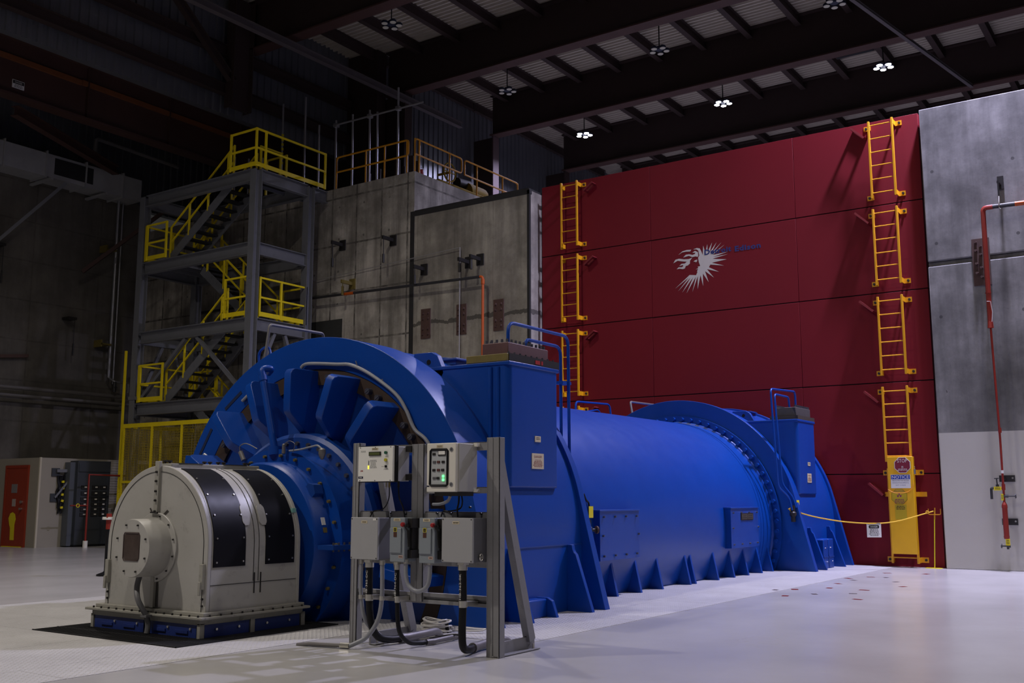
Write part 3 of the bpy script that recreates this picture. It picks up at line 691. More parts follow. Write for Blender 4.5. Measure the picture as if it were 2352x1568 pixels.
s = build('stop_sign', MB().prism(octagon((5.618, 2.13), .178), 'x', XS - .008, XS - .001), WHITE, t, label='red octagonal stop sign')
m = MB(); m.add([(XS - .010, a, b) for a, b in octagon((5.618, 2.13), .166)], [tuple(range(8))]); build('sign_face', m, INKDR, s)
m = MB(); text(m, 'STOP', (XS - .010, 5.618, 2.185), *RX, .075, .20); build('lettering', m, WHITE, s); m = MB(); bars(m, (XS - .010, 5.618, 2.09), *RX, .05, .05, 2); bars(m, (XS - .010, 5.618, 2.035), *RX, .24, .05, 2); build('lettering', m, WHITE, s)
m = MB(); slab(m, (XS - .001, 5.672, 1.79), *RX, .40, .285, .006); s = build('notice_sign', m, WHITE, t, label='blue and white notice sign')
m = MB(); rect(m, (XS - .009, 5.672, 1.88), *RX, .385, .092); build('sign_header', m, INKB, s)
m = MB(); text(m, 'NOTICE', (XS - .010, 5.672, 1.848), *RX, .066, .345); build('lettering', m, WHITE, s)
m = MB()
for k, q in enumerate(('ABSOLUTELY NO ACCESS', 'WITHOUT MCR APPROVAL', 'EXT. 2-5235')): text(m, q, (XS - .008, 5.672, 1.795 - .048 * k), *RX, .022, .34 if k < 2 else .2)
build('lettering', m, mat('ink_grey_blue', (.12, .14, .24), .5, 0, 0), s)
OL = mat('sign_olive', (.50, .36, .006), .5, 0, .05)
s = build('radiation_sign', MB().prism(octagon((5.715, 1.47), .172), 'x', XS - .006, XS - .001), mat('ink_olive', (.12, .08, .004), .5, 0, 0), t, label='yellow octagonal radiation caution sign')
m = MB(); m.add([(XS - .008, a, b) for a, b in octagon((5.715, 1.47), .166)], [tuple(range(8))]); build('sign_face', m, OL, s)
m = MB()
c0 = Vector((XS - .010, 5.715, 1.50))
for k in range(3):
    a0 = pi / 2 + pi + k * 2 * pi / 3 + pi / 3
    pts = [c0 + Vector((0, cos(a), sin(a))) * r for r, rg in ((.014, range(5)), (.05, range(4, -1, -1))) for a in [a0 - pi / 6 + pi / 3 * j / 4 for j in rg]]
    m.add(pts, [tuple(range(10))])
m.add([c0 + Vector((0, cos(a), sin(a))) * .009 for a in [i * pi / 5 for i in range(10)]], [tuple(range(10))])
build('trefoil', m, mat('ink_magenta', (.20, .01, .10), .5, 0, 0), s)
m = MB(); text(m, 'CAUTION', (XS - .010, 5.715, 1.572), *RX, .028, .19); bars(m, (XS - .010, 5.715, 1.375), *RX, .24, .10, 3); build('lettering', m, mat('ink_magenta', (.20, .01, .10), .5, 0, 0), s)
m = MB(); slab(m, (XS - .001, 5.70, 1.15), *RX, .235, .31, .004); s = build('instruction_sheet', m, OL, t, label='yellow instruction sheet')
m = MB(); bars(m, (XS - .007, 5.70, 1.24), *RX, .21, .09, 3); build('lettering', m, INK, s)
single('guard_chain', MB().tube(smoothpath([(22.81, 5.94, 1.62), (22.80, 5.82, 1.555), (22.80, 5.70, 1.545), (22.80, 5.56, 1.56), (22.80, 5.45, 1.63), (22.81, 5.40, 1.74)], 5), .007, 6), mat('orange_cord', (.75, .30, .02), .6, 0, .1), 'thin orange cord draped across the yellow guard box', 'cord')
# barrier rope, sign, stand
m = MB().tube(smoothpath([(20.42, 7.28, 1.225), (20.8, 6.93, 1.08), (21.3, 6.47, .97), (21.8, 6.0, .93), (22.2, 5.63, .97), (22.75, 5.21, 1.12), (22.93, 5.08, 1.17)], 6), .012, 6)
m.tube([(20.46 + .03 * cos(a), 7.25, 1.215 + .03 * sin(a)) for a in [i * pi / 5 for i in range(10)]], .012, 6, True).tube([(22.8 , 5.17 + .025 * cos(a), 1.15 + .025 * sin(a)) for a in [i * pi / 5 for i in range(10)]], .01, 6, True)
single('barrier_rope', m, ROPEY, 'yellow rope sagging from the generator valve to the stand by the red wall', 'rope')
rx = (.62, -.785, 0)
m = MB(); slab(m, (21.81, 6.0, .785), rx, (0, 0, 1), .30, .27, .005); s = single('danger_sign', m, WHITE, 'white danger sign hanging from the yellow rope', 'sign')
WORLD[s.name] = s.location.copy()
m = MB(); rect(m, (21.81, 6.0, .862), rx, (0, 0, 1), .22, .07, .006, .03); build('sign_header', m, INK, s)
m = MB(); text(m, 'DANGER', (21.81, 6.0, .845), rx, (0, 0, 1), .034, .15, .008); build('lettering', m, WHITE, s)
m = MB(); bars(m, (21.81, 6.0, .745), rx, (0, 0, 1), .22, .14, 5, .0065); build('lettering', m, INK, s)
m = MB(); slab(m, (21.81, 6.0, .925), rx, (0, 0, 1), .27, .03, .008); build('hanging_strip', m, mat('notice_grey', (.22, .20, .20), .5, 0, 0), s)
t = thing('barrier_stand', 'thin yellow stand with hooks leaning by the corner of the red wall', 'stand', (22.98, 5.12, 0))
build('rod', MB().cyl((23.0, 5.13, 0), (22.96, 5.06, 1.17), .011, n=8), TAGY, t)
build('hooks', MB().tube(fillet([(22.95, 5.18, 1.22), (22.95, 5.18, 1.10), (22.95, 4.94, 1.10), (22.95, 4.94, 1.22)], .03), .008, 6).cyl((22.955, 5.06, 1.0), (22.955, 5.05, 1.24), .012, n=6), ORAIL, t)
build('foot', MB().box(22.9, 23.08, 4.98, 5.30, 0, .008), TAGY, t)

# ---- right wall pipe and fittings
t = thing('sprinkler_pipe', 'red pipe dropping down the right concrete wall with valves and yellow tags', 'pipe', (22.75, 3.6, .4))
X = 22.72
build('black_run', MB().tube([(X, 3.55, 7.405), (X, 1.0, 7.36)], .045, 10), PIPEK, t)
build('orange_band', MB().cyl((X, 3.08, 7.397), (X, 2.55, 7.388), .048), PIPEO, t)
build('upper_drop', MB().tube(fillet([(X, 3.5, 7.404), (X, 3.69, 7.405), (X, 3.70, 4.95)], .12), .05, 10).cyl((X, 3.70, 5.6), (X, 3.70, 5.62), .058).cyl((X, 3.70, 4.88), (X, 3.70, 5.02), .06, .05), PIPER, t)
build('thin_drop', MB().tube([(X, 3.70, 4.9), (X, 3.67, 2.6), (X, 3.675, 1.3)], .022, 8).cyl((X, 3.665, 2.74), (X, 3.665, 2.84), .032), PIPER, t)
build('reservoir', MB().cyl((X, 3.675, .68), (X, 3.675, 1.28), .050, n=14).cyl((X, 3.675, 1.25), (X, 3.675, 1.31), .056, .052, n=14).cyl((X, 3.675, 1.31), (X, 3.675, 1.37), .05, .024, n=14).cyl((X, 3.675, .64), (X, 3.675, .70), .05, .056, n=14), PIPER, t)
build('side_branch', MB().cyl((X, 3.68, 1.64), (X, 3.84, 1.64), .022).cyl((X, 3.67, 1.60), (X, 3.67, 1.72), .034), PIPER, t)
build('drain_elbow', MB().tube(fillet([(X, 3.80, 1.64), (X, 3.90, 1.64), (X, 3.90, 1.42)], .03), .026, 8), PIPEK, t)
for (p, q, w) in (((X, 3.78, 1.66), (X, 3.79, 1.83), 0), ((X, 3.65, 1.48), (X, 3.46, 1.48), 1), ((X, 3.64, .50), (X, 3.78, .50), 1)):
    v = build('valve', MB().cyl(p, q, .013, n=8).cyl(Vector(p) - (Vector(q) - Vector(p)) * .15, Vector(p).lerp(Vector(q), .3), .03, n=8), PIPEK, t)
    q = Vector(q); d = (q - Vector(p)).normalized(); build('handwheel', MB().cyl(q - d * .008, q + d * .008, .045, n=12), PIPEK, v)
build('drain_stub', MB().cyl((X, 3.665, .44), (X, 3.675, .64), .022), PIPEK, t)
for y, z, w, h in ((3.775, 1.63, .14, .075), (3.70, 1.46, .045, .13), (3.655, .58, .08, .13)):
    m = MB(); slab(m, (X - .03, y, z), *RX, w, h, .004); s = build('tag', m, TAGY, t, label='yellow tag')
    m = MB(); bars(m, (X - .036, y, z), *RX, w * .8, h * .7, 3); build('lettering', m, INK, s)
build('white_collar', MB().cyl((X, 3.672, 1.93), (X, 3.672, 1.99), .028), WHITE, t)
build('tie', MB().tube([(X - .05, 3.73, 5.43), (X - .055, 3.66, 5.42), (X - .04, 3.64, 5.2), (X - .05, 3.66, 5.0)], .006, 5), WHITE, t)
for z in (1.83, .97):
    b = build('clamp_plate', MB().box(22.97, 23.0, 3.49, 3.78, z - .065, z + .065).box(X + .03, 22.98, 3.66, 3.69, z - .03, z + .03), DARKM, t); build('bolt', MB().hexbolt((22.97, 3.53, z + .01), (-1, 0, 0), .02, .02), CHROME, b)
t = thing('anchor_plate', 'rusty bolted plate behind the red pipe on the right wall', 'plate', (22.97, 3.83, 5.85))
build('plate', MB().box(22.965, 23.0, 3.66, 4.0, 5.83, 6.83), RUST, t)
for y in (3.74, 3.83, 3.92):
    for z in (6.0, 6.2, 6.48, 6.66): build('stud', MB().hexbolt((22.965, y, z + (y - 3.83)), (-1, 0, 0), .028, .08, 8), RUST, t)
t = thing('pipe_clevis_hanger', 'dark bracket with a clevis holding the horizontal pipe on the right wall', 'bracket', (22.9, 3.37, 7.4))
build('plate', MB().box(22.96, 23.0, 3.30, 3.42, 7.82, 8.10), DARKM, t)
build('rod', MB().cyl((22.72, 3.37, 7.6), (22.72, 3.37, 7.95), .015).bar((22.72, 3.37, 7.92), (22.98, 3.37, 7.92), .05, .04), DARKM, t)
build('clevis', MB().tube(fillet([(22.72, 3.37, 7.62), (22.66, 3.37, 7.45), (22.66, 3.37, 7.34), (22.78, 3.37, 7.34), (22.78, 3.37, 7.45), (22.72, 3.37, 7.62)], .04), .012, 6), CHROME, t)
# ================================================================== STAIR TOWER
T = thing('stair_tower', 'grey steel stair tower with yellow handrails standing against the concrete block', 'stair tower', (20.7, 25, 0))
XF, XB, Y0, Y1 = 19.62, 21.73, 22.43, 27.55
for x in (XF, XB):
    for y in (Y0, Y1): build('column', MB().ibeam((x, y, 0), (x, y, 10.86), .25, .25, .02, .014, (1, 0, 0)), STEEL, T)
LV = [4.3, 6.52, 8.72, 10.9]
for z in LV:
    d = .36
    for x in (XF, XB): build('beam', MB().ibeam((x, Y0 + .12, z - d / 2), (x, Y1 - .12, z - d / 2), d, .18, .022, .012), STEEL, T)
    for y in (Y0, Y1): build('beam', MB().ibeam((XF + .12, y, z - d / 2), (XB - .12, y, z - d / 2), d, .16, .022, .012), STEEL, T)
build('beam', MB().ibeam((XB + .1, Y0 + .05, 10.72), (22.5, Y0 + .05, 10.72), .36, .18), STEEL, T)
# platforms
def platform(x0, x1, y0, y1, z):
    build('platform', MB().box(x0, x1, y0, y1, z - .02, z + .03), STEELD, T)
    m = MB(); y = y0 + .1
    while y < y1: m.box(x0, x1, y, y + .05, z - .12, z - .02); y += .45
    build('joists', m, STEEL, T)
platform(19.7, 22.55, 22.52, 23.55, 10.9); platform(19.7, 21.65, 26.2, 27.45, 8.72); platform(19.7, 21.65, 22.52, 23.6, 6.52); platform(19.7, 21.65, 26.2, 27.45, 4.3)
def flight(x0, x1, ya, za, yb, zb, n=10, rails=(0, 1), hr=1.0):
    """stair from (ya,za) up to (yb,zb)"""
    d = Vector((0, yb - ya, zb - za)); up = Vector((1, 0, 0)).cross(d).normalized()
    if up.z < 0: up = -up
    for x in (x0, x1): build('stringer', MB().bar((x, ya, za - .02), (x, yb, zb - .12), .03, .27, up).bar((x + .03, ya, za - .02) , (x + .03, yb, zb - .12), .06, .015, up), STEEL, T)
    for i in range(n):
        f = (i + .7) / n; y = ya + (yb - ya) * f; z = za + (zb - za) * f
        build('tread', MB().box(x0, x1, y - .13, y + .13, z - .045, z), STEELD, T)
    for k in rails:
        x = (x0, x1)[k]
        r = thing_part_rail(x, ya, za, yb, zb, hr)
def thing_part_rail(x, ya, za, yb, zb, hr):
    m = MB(); w = .042
    m.bar((x, ya, za + hr), (x, yb, zb + hr), w, w).bar((x, ya, za + hr * .5), (x, yb, zb + hr * .5), w, w)
    m.bar((x, ya, za), (x, ya, za + hr + .02), w * 1.12, w * 1.12)
    n = 3
    for i in range(1, n + 1):
        f = i / (n + .3); y = ya + (yb - ya) * f; z = za + (zb - za) * f
        m.bar((x, y, z), (x, y, z + hr + .01), w * 1.12, w * 1.12)
    m.bar((x, yb, zb), (x, yb, zb + hr + .02), w * 1.12, w * 1.12)
    return build('handrail', m, YEL, T)
flight(19.78, 20.66, 26.42, 8.76, 23.62, 10.86, 10)
flight(20.85, 21.62, 23.55, 6.55, 26.2, 8.70, 10)
flight(19.78, 20.66, 26.3, 4.34, 23.65, 6.50, 10)
flight(20.85, 21.62, 23.5, 2.15, 26.2, 4.28, 10)
flight(19.78, 20.66, 26.3, 0.05, 23.6, 2.12, 10)
platform(19.7, 21.65, 22.52, 23.6, 2.12)
def rail(p0, p1, z, posts=(), toe=True, h=1.13, ends=(0, 1)):
    m = MB(); w = .05; a = Vector((*p0, z)); b = Vector((*p1, z)); U = Vector((0, 0, 1))
    m.bar(a + U * h, b + U * h, w, w).bar(a + U * .56, b + U * .56, w, w)
    if toe: m.bar(a + U * .08, b + U * .08, .012, .13)
    for f in tuple(ends) + tuple(posts): p = a.lerp(b, f); m.bar(p, p + U * (h + .028), w * 1.12, w * 1.12)
    return build('guardrail', m, YEL, T)
rail((19.55, 23.5), (19.55, 22.4), 10.95); rail((19.576, 22.4), (22.35, 22.4), 10.95, (.12,), True, 1.13, (1,))
rail((21.5, 23.5), (20.7, 23.5), 10.95, (), False); rail((21.75, 24.4), (21.75, 23.5), 10.95, (), False)
rail((19.55, 27.28), (19.55, 26.34), 8.76); rail((19.6, 27.4), (21.6, 27.4), 8.76, (.5,)); rail((21.65, 27.3), (21.65, 26.3), 8.76)
rail((19.55, 23.5), (19.55, 22.5), 6.57); rail((19.88, 22.4), (21.69, 22.4), 6.57, (.45,)); rail((21.69, 22.4), (21.69, 23.4), 6.57)
rail((19.55, 27.27), (19.55, 26.2), 4.33); rail((19.6, 27.4), (21.6, 27.4), 4.33, (.5,)); rail((21.65, 27.3), (21.65, 26.3), 4.33)
rail((19.7, 22.45), (21.65, 22.45), 2.15)
for p, q in (((XF, 25.25, 6.15), (XF, 27.35, 4.35)), ((XF, 24.75, 6.15), (XF, 22.6, 4.35)), ((XB, 25.2, 6.15), (XB, 27.35, 4.35)), ((XB, 24.8, 6.15), (XB, 22.6, 4.35)),
             ((20.5, Y0, 6.15), (XF + .1, Y0, 4.4)), ((20.9, Y0, 6.15), (XB - .1, Y0, 4.4)), ((20.5, Y1, 6.15), (XF + .1, Y1, 4.4)), ((20.9, Y1, 6.15), (XB - .1, Y1, 4.4))):
    build('brace', MB().bar(p, q, .10, .10), STEEL, T)
for x in (XF, XB):
    for y in (Y0, Y1): build('splice_plate', MB().box(x - .15, x + .15, y - .15, y + .15, 4.42, 4.52), STEEL, T)

# yellow mesh cage
C = thing('mesh_cage', 'yellow framed wire mesh cage around the foot of the stair tower', 'cage', (19.25, 25, 0))
XC = 19.28
build('top_rail', MB().box(XC - .03, XC + .03, 22.1, 27.56, 3.54, 3.66).box(XC + .03, 21.9, 27.50, 27.56, 3.54, 3.66).box(XC + .03, 22.5, 22.1, 22.16, 3.54, 3.66), YEL, C)
for y in (27.53, 26.17, 24.8, 23.44, 22.13): build('post', MB().box(XC - .027, XC + .027, y - .035, y + .035, 0, 3.56), YEL, C)
for x in (20.6, 21.87): build('post', MB().box(x - .03, x + .03, 27.503, 27.557, 0, 3.56), YEL, C); build('post', MB().box(x - .03, x + .03, 22.1, 22.16, 0, 3.56), YEL, C)
build('mid_rail', MB().box(XC - .03, XC + .03, 22.1, 27.56, 1.88, 1.95).box(XC + .03, 21.9, 27.5, 27.56, 1.88, 1.95), YEL, C)
m = MB(); w = .0045
y = 22.2
while y < 27.5: m.box(XC - w, XC + w, y - w, y + w, .05, 3.54); y += .062
z = .1
while z < 3.54: m.box(XC - w, XC + w, 22.1, 27.53, z - w, z + w); z += .075
x = XC + .07
while x < 21.85: m.box(x - w, x + w, 27.53 - w, 27.53 + w, .05, 3.54); x += .062
z = .1
while z < 3.54: m.box(XC, 21.87, 27.53 - w, 27.53 + w, z - w, z + w); z += .075
build('wire_mesh', m, mat('mesh_yellow', (.42, .31, .03), .5, 0, .1), C)
build('tall_post', MB().box(19.36, 19.42, 27.78, 27.84, 0, 5.95), YEL, C)
t = thing('yellow_column_guard', 'yellow painted post standing inside the mesh cage', 'post', (20.3, 25.0, 0)); build('post', MB().box(20.2, 20.35, 24.95, 25.1, 0, 3.4), YEL, t)
build('base_plate', MB().box(20.1, 20.45, 24.85, 25.2, 0, .03), YEL, t)
t = thing('barrier_stanchion', 'black barrier stanchion with a red sleeve and white bands behind the housing', 'stanchion', (12.02, 17.48, 0))
build('base', MB().lathez([(.17, 0), (.17, .03), (.06, .07), (.04, .09)], (12.02, 17.48)), BLACK, t)
build('post', MB().cyl((12.02, 17.48, .08), (12.02, 17.48, .9), .04, n=12), BLACK, t)
build('sleeve', MB().cyl((12.02, 17.48, .86), (12.02, 17.48, 1.15), .05, n=12), PIPER, t)
build('band', MB().cyl((12.02, 17.48, 1.04), (12.02, 17.48, 1.07), .12, n=14), WHITE, t)
build('belt', MB().bar((11.97, 17.6, 1.08), (12.02, 17.2, 1.08), .02, .02), WHITE, t)
# ================================================================== GENERATOR (axis along x at y=9.77, z=.88)
AY, AZ = 9.77, .88
G = thing('generator', 'huge blue hydrogen cooled generator filling the middle of the hall', 'generator', (15.5, AY, 0))
R = 2.66
def outline(R, foot=2.97, step=2.5, ledge=False):
    """plate outline: circle running tangentially into sloping feet; list of (y,z) and its polar angle"""
    d = sqrt(foot * foot + AZ * AZ); al = math.acos(R / d); ph = atan2(-AZ, -foot)   # near foot direction
    tn = ph - al                                                                      # tangent point, near side (angle in y,z plane)
    pts = []
    a_start = tn % (2 * pi); a_end = (pi - tn) % (2 * pi)
    n = 90; a0 = a_end if a_end < a_start else a_end - 2 * pi
    for i in range(n + 1):
        a = a0 + (a_start - a0) * i / n; pts.append((AY + R * cos(a), AZ + R * sin(a)))
    k = 12; pn = pts[-1]; f = (AY - foot, 0)
    for i in range(1, k + 1): pts.append((pn[0] + (f[0] - pn[0]) * i / k, pn[1] + (f[1] - pn[1]) * i / k))
    g = (AY + foot, 0)
    for i in range(1, 16): pts.append((f[0] + (g[0] - f[0]) * i / 16, 0))
    pn = pts[0]
    for i in range(0, k): pts.append((g[0] + (pn[0] - g[0]) * i / k, g[1] + (pn[1] - g[1]) * i / k))
    return pts
def inner(pts, r): return [(AY + r * cos(a), max(AZ + r * sin(a), .0)) for a in [atan2(z - AZ, y - AY) for y, z in pts]]
OUT = outline(R)
# near end drum
build('front_plate', MB().ring(OUT, inner(OUT, 2.24), 'x', 9.66, 9.80), BLUE, G, .006)
band = [(AY + R * sin(a), AZ + R * cos(a)) for a in [(-100 + 200 * i / 80) * pi / 180 for i in range(81)]]
m = MB().lathe([(9.79, 2.657), (10.28, 2.652), (10.34, 2.635), (10.37, 2.59)], (AY, AZ), 90, a0=radians(-96), a1=radians(96))
build('front_hoop', m, BLUE, G, sharp=50)
sk = [(7.15, 0), (7.15, .84)] + [(AY - 2.61 * cos(radians(a)), AZ + 2.61 * sin(radians(a))) for a in range(0, 181, 3)] + [(12.39, .84), (12.39, 0)]
build('end_casing', MB().prism(sk, 'x', 9.78, 12.1), BLUE, G)
build('rear_plate', MB().prism(OUT, 'x', 12.07, 12.2), BLUE, G, .006)
sk = [(y, z) for y, z in sk]
build('weld_seam', MB().box(9.8, 12.07, 7.143, 7.16, .835, .85), BLUED, G)
# left ledge and painted shade lines along step edges of the front plate
build('side_ledge', MB().prism([(12.0, 2.04), (12.31, 2.05), (12.33, 1.95), (12.16, 1.80), (12.0, 1.75)], 'x', 9.655, 10.2), BLUE, G, .005)
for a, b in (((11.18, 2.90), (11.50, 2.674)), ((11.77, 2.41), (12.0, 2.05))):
    build('step_shade', MB().bar((9.658, *a), (9.658, *b), .01, .045, (0, 0, 1)), mat('slot_shadow_paint', (.002, .010, .05), .6, 0, 0), G)
# end shield: brown bolting ring, cone, bearing
build('bolting_ring', MB().lathe([(9.76, 2.24), (9.665, 2.235), (9.665, 2.03), (9.76, 2.03)], (AY, AZ), 72), BROWNB, G, label='rusty brown bolting ring')
build('end_shield', MB().lathe([(9.74, 2.04), (9.70, 2.03), (9.68, 1.60), (9.62, 1.36), (9.40, 1.34)], (AY, AZ), 72, (False, True)), BLUED, G)
def rad(a, r, x): a = radians(a); return (x, AY + r * sin(a), AZ + r * cos(a))
for i in range(18):
    a = -i * 20 - 0.0
    if cos(radians(a)) < -.5: continue
    if AZ + 2.2 * cos(radians(a)) < .05: continue
    pr = [(9.18, 2.14), (9.18, 1.68), (9.20, 1.63), (9.60, 1.30), (9.70, 1.30), (9.70, 2.21), (9.26, 2.21), (9.21, 2.19)]
    t0 = Vector((0, cos(radians(a)), -sin(radians(a)))) * .06
    q = [Vector(rad(a, r, x)) + t0 for x, r in pr] + [Vector(rad(a, r, x)) - t0 for x, r in pr]; n = len(pr)
    m = MB(); m.add(q, [(k, (k + 1) % n, n + (k + 1) % n, n + k) for k in range(n)] + [tuple(range(n)), tuple(range(n, 2 * n))[::-1]])
    build('rib', m, BLUE, G, .008)
for i in range(72):
    a = -i * 5 - 2.5
    if AZ + 2.14 * cos(radians(a)) < .25: continue
    off = ((a + 10) % 20) - 10
    if abs(off) < 4: continue
    p = rad(a, 2.13, 9.665); b = build('ring_bolt', MB().cyl(p, (9.60, p[1], p[2]), .043, .04, 12), BOLT, G)
    build('lock_wire', MB().bar((9.597, p[1] + .03, p[2] - .02), (9.597, p[1] - .03, p[2] + .02), .006, .006), GALV, b)
build('bearing_flange', MB().lathe([(9.52, 1.40), (9.38, 1.38), (9.34, 1.33), (9.34, 1.18)], (AY, AZ), 72, (False, True)), BLUED, G)
build('bearing_barrel', MB().lathe([(9.36, 1.17), (9.10, 1.165), (9.06, 1.17), (9.03, 1.17), (9.02, 1.0)], (AY, AZ), 72, (False, True)), BLUE, G)
build('seal_housing', MB().lathe([(9.03, 1.02), (8.80, 1.0), (8.765, .975), (8.76, .90), (8.745, .30)], (AY, AZ), 72, (False, True)), BLUE, G)
for i in range(40):
    a = -i * 9 - 3
    if AZ + 1.24 * cos(radians(a)) < .1: continue
    build('flange_bolt', MB().hexbolt(rad(a, 1.25, 9.34), (-1, 0, 0), .030, .035), BOLT, G)
for i in range(26):
    a = -i * 13.8 - 6
    if AZ + 1.1 * cos(radians(a)) < .1: continue
    build('brass_bolt', MB().hexbolt(rad(a, 1.09, 9.02), (-1, 0, 0), .022, .035), BOLTY, G)
build('split_flange', MB().box(8.80, 9.36, 8.52, 8.78, .852, .905), BLUED, G)
m = MB()
for k in range(6):
    for z in (.935, .80): m.hexbolt((8.83 + .09 * k, 8.55, z + (.03 if z < .9 else -.03)), (0, 0, 1), .014, .03)
build('split_bolts', m, BOLT, G)
build('bearing_pedestal', MB().box(9.05, 9.6, 9.1, 10.44, 0, .4), BLUED, G, .01)
# small plates on the bearing
for a, r, x, w, h, mm in ((-47, 1.01, 9.0, .05, .10, WHITE), (-73, 1.01, 8.95, .045, .12, WHITE), (-79, 1.02, 8.96, .03, .07, PLATEY)):
    p = Vector(rad(a, 1.012, x - .04)); n = Vector((0, sin(radians(a)), cos(radians(a)))); tt = Vector((0, cos(radians(a)), -sin(radians(a))))
    m = MB(); slab(m, p, (1, 0, 0), tt, .08, w * 2, .004) if False else m.bar(p - tt * w, p + tt * w, .06, .006, n); build('tag_plate', m, mm, G)
build('notice_label', MB().box(9.335, 9.34, 8.60, 8.74, 1.10, 1.22), mat('label_faded', (.20, .24, .42), .5, 0, .05), G)
build('lifting_lug', MB().prism([(9.02, 1.62), (8.93, 1.60), (8.9, 1.5), (8.98, 1.42), (9.12, 1.5)], 'x', 8.86, 9.0), BLUED, G)
# pipes on the end face
build('vent_pipe', MB().tube(fillet([(9.05, 9.81, 2.02), (9.05, 10.115, 3.09), (9.17, 10.05, 3.10), (9.20, 10.15, 3.05)], .08), .045, 12).cyl((9.05, 9.80, 1.98), (9.05, 9.81, 2.08), .085, n=14).cyl((9.05, 10.07, 2.93), (9.05, 10.09, 3.0), .055), BLUE, G)
m = MB().tube(smoothpath([(9.585, 11.82, 2.05), (9.58, 11.49, 1.85), (9.5, 11.1, 1.6)], 4), .025, 8)
m.tube(smoothpath([(9.63, 11.12, 2.77), (9.63, 10.68, 3.06)], 2), .022, 8)
m.tube(smoothpath([(9.62, 9.98, 3.15), (9.62, 9.86, 3.195), (9.62, 9.345, 3.151), (9.62, 9.08, 3.121), (9.62, 8.74, 2.975), (9.62, 8.34, 2.72), (9.62, 8.16, 2.51), (9.62, 8.02, 2.267), (9.62, 7.81, 2.10), (9.62, 7.6, 1.7)], 5), .023, 8)
build('conduit', m, FLEX, G, label='grey flexible conduit clipped around the opening')
for p in ((9.0, 3.13), (8.55, 2.87), (8.15, 2.5)): build('conduit_clip', MB().bar((9.62, p[0] - .02, p[1] - .02), (9.62, p[0] + .005, p[1] + .04), .012, .012, (1, 0, 0)), GALV, G)
build('instrument_tube', MB().tube(smoothpath([(9.0, 9.50, 2.02), (8.98, 9.3, 2.03), (8.98, 9.1, 2.06), (8.98, 9.0, 2.07), (8.98, 8.93, 2.03)], 5), .012, 8), FLEX, G)
build('sensor', MB().lathez([(.012, 1.90), (.03, 1.93), (.045, 1.97), (.042, 2.02), (.015, 2.04)], (8.98, 8.92)), PIPEG, G)
build('sensor', MB().lathez([(.012, 1.98), (.024, 1.99), (.022, 2.10), (.010, 2.11)], (8.98, 9.58)).tube(smoothpath([(8.98, 9.58, 2.1), (8.97, 9.48, 2.14), (8.97, 9.38, 2.10), (8.98, 9.42, 2.0)], 4), .004, 6), PIPEG, G)
build('sensor', MB().cyl((8.98, 10.30, 1.92), (8.98, 10.37, 2.03), .03).tube(smoothpath([(8.98, 10.37, 2.03), (8.97, 10.37, 2.10), (8.97, 10.25, 2.13), (9.0, 10.08, 2.06)], 4), .007, 6), PIPEG, G)
# gussets of the near drum
def gusset(x, ys, yf, zt, th, rr=.14):
    p = [(ys, 0), (ys, zt), (yf + (ys - yf) * .0 + .30, zt)]
    a = (7.07, zt) ; b = (yf, 0)
    poly = [(ys, 0), (ys, zt), (7.08, zt)] + [(7.08 - rr * .55 * (1 - cos(t)) , zt - rr * sin(t) * .9) for t in (.5, .9, 1.3)] + [(yf, .0)]
    return build('gusset', MB().prism(poly, 'x', x, x + th), BLUE, G, .006)
for x in (10.30, 11.70, 21.12, 22.36): gusset(x, 7.18, 6.78, .845, .07)
def step(x, d=.06): build('gusset', MB().prism([(7.2, 0), (7.2, .235), (7.0, .235), (6.93, .20), (6.86, 0)], 'x', x, x + d), BLUE, G, .006)
step(10.97); build('step_casing', MB().box(10.37, 10.98, 7.0, 7.2, 0, .225), BLUE, G, .02)
# near cooler and far cooler
def cooler(x0, x1, zb, zt, mirror=False):
    c = build('cooler_casing', MB().prism([(x1 - .03, 7.20), (x1, 7.23), (x1, 9.0), (x0, 9.0)] + [(x0 + .09 - .09 * cos(a * pi / 16), 7.29 - .09 * sin(a * pi / 16)) for a in range(9)], 'z', zb, zt), BLUE, G, .02)
    build('cooler_flange', MB().box(x0 - .012, x1 + .015, 7.188, 9.0, zt - .05, zt), BLUE, c, .01)
    return c
c1 = cooler(10.43, 11.58, 1.57, 3.13); c2 = cooler(20.93, 22.0, 1.52, 3.06)
for y in (7.36, 7.47): build('corner_weld', MB().cyl((10.425, y, 1.7), (10.425, y, 3.06), .028, n=14), BLUE, c1)
h = build('gasket_plate', MB().box(10.42, 11.62, 7.22, 7.85, 3.13, 3.225), PLATEY, G, .006, label='yellow brown gasket plate')
build('dark_side', MB().box(10.46, 11.63, 7.212, 7.224, 3.13, 3.23), DARKM, h)
m = MB()
for a, b in ((11.05, 11.16), (11.19, 11.23)): m.box(a, b, 7.208, 7.213, 3.15, 3.20)
build('red_mark', m, INKR, h)
h = build('cooler_head', MB().box(10.56, 11.50, 7.30, 7.70, 3.225, 3.39), HEADB, G, .01, label='brown cooler head with studs')
m = MB()
for i in range(10):
    for y in (7.34, 7.66): m.hexbolt((10.60 + .095 * i, y, 3.39), (0, 0, 1), .018, .045)
for y in (7.42, 7.5, 7.58): m.hexbolt((10.60, y, 3.39), (0, 0, 1), .018, .045)
for i in range(9): m.hexbolt((10.5 + .13 * i, 7.25, 3.225), (0, 0, 1), .014, .03)
build('studs', m, BOLT, h)
h = build('cooler_head', MB().box(21.05, 21.95, 7.26, 7.7, 3.14, 3.32), mat('far_head', (.07, .065, .065), .6, .1, .2, 8), G, .01, label='dark grey cooler head')
build('gasket_plate', MB().box(20.98, 22.03, 7.2, 7.8, 3.06, 3.14), mat('gasket_dark', (.05, .04, .03), .6, 0, .2), h)
m = MB()
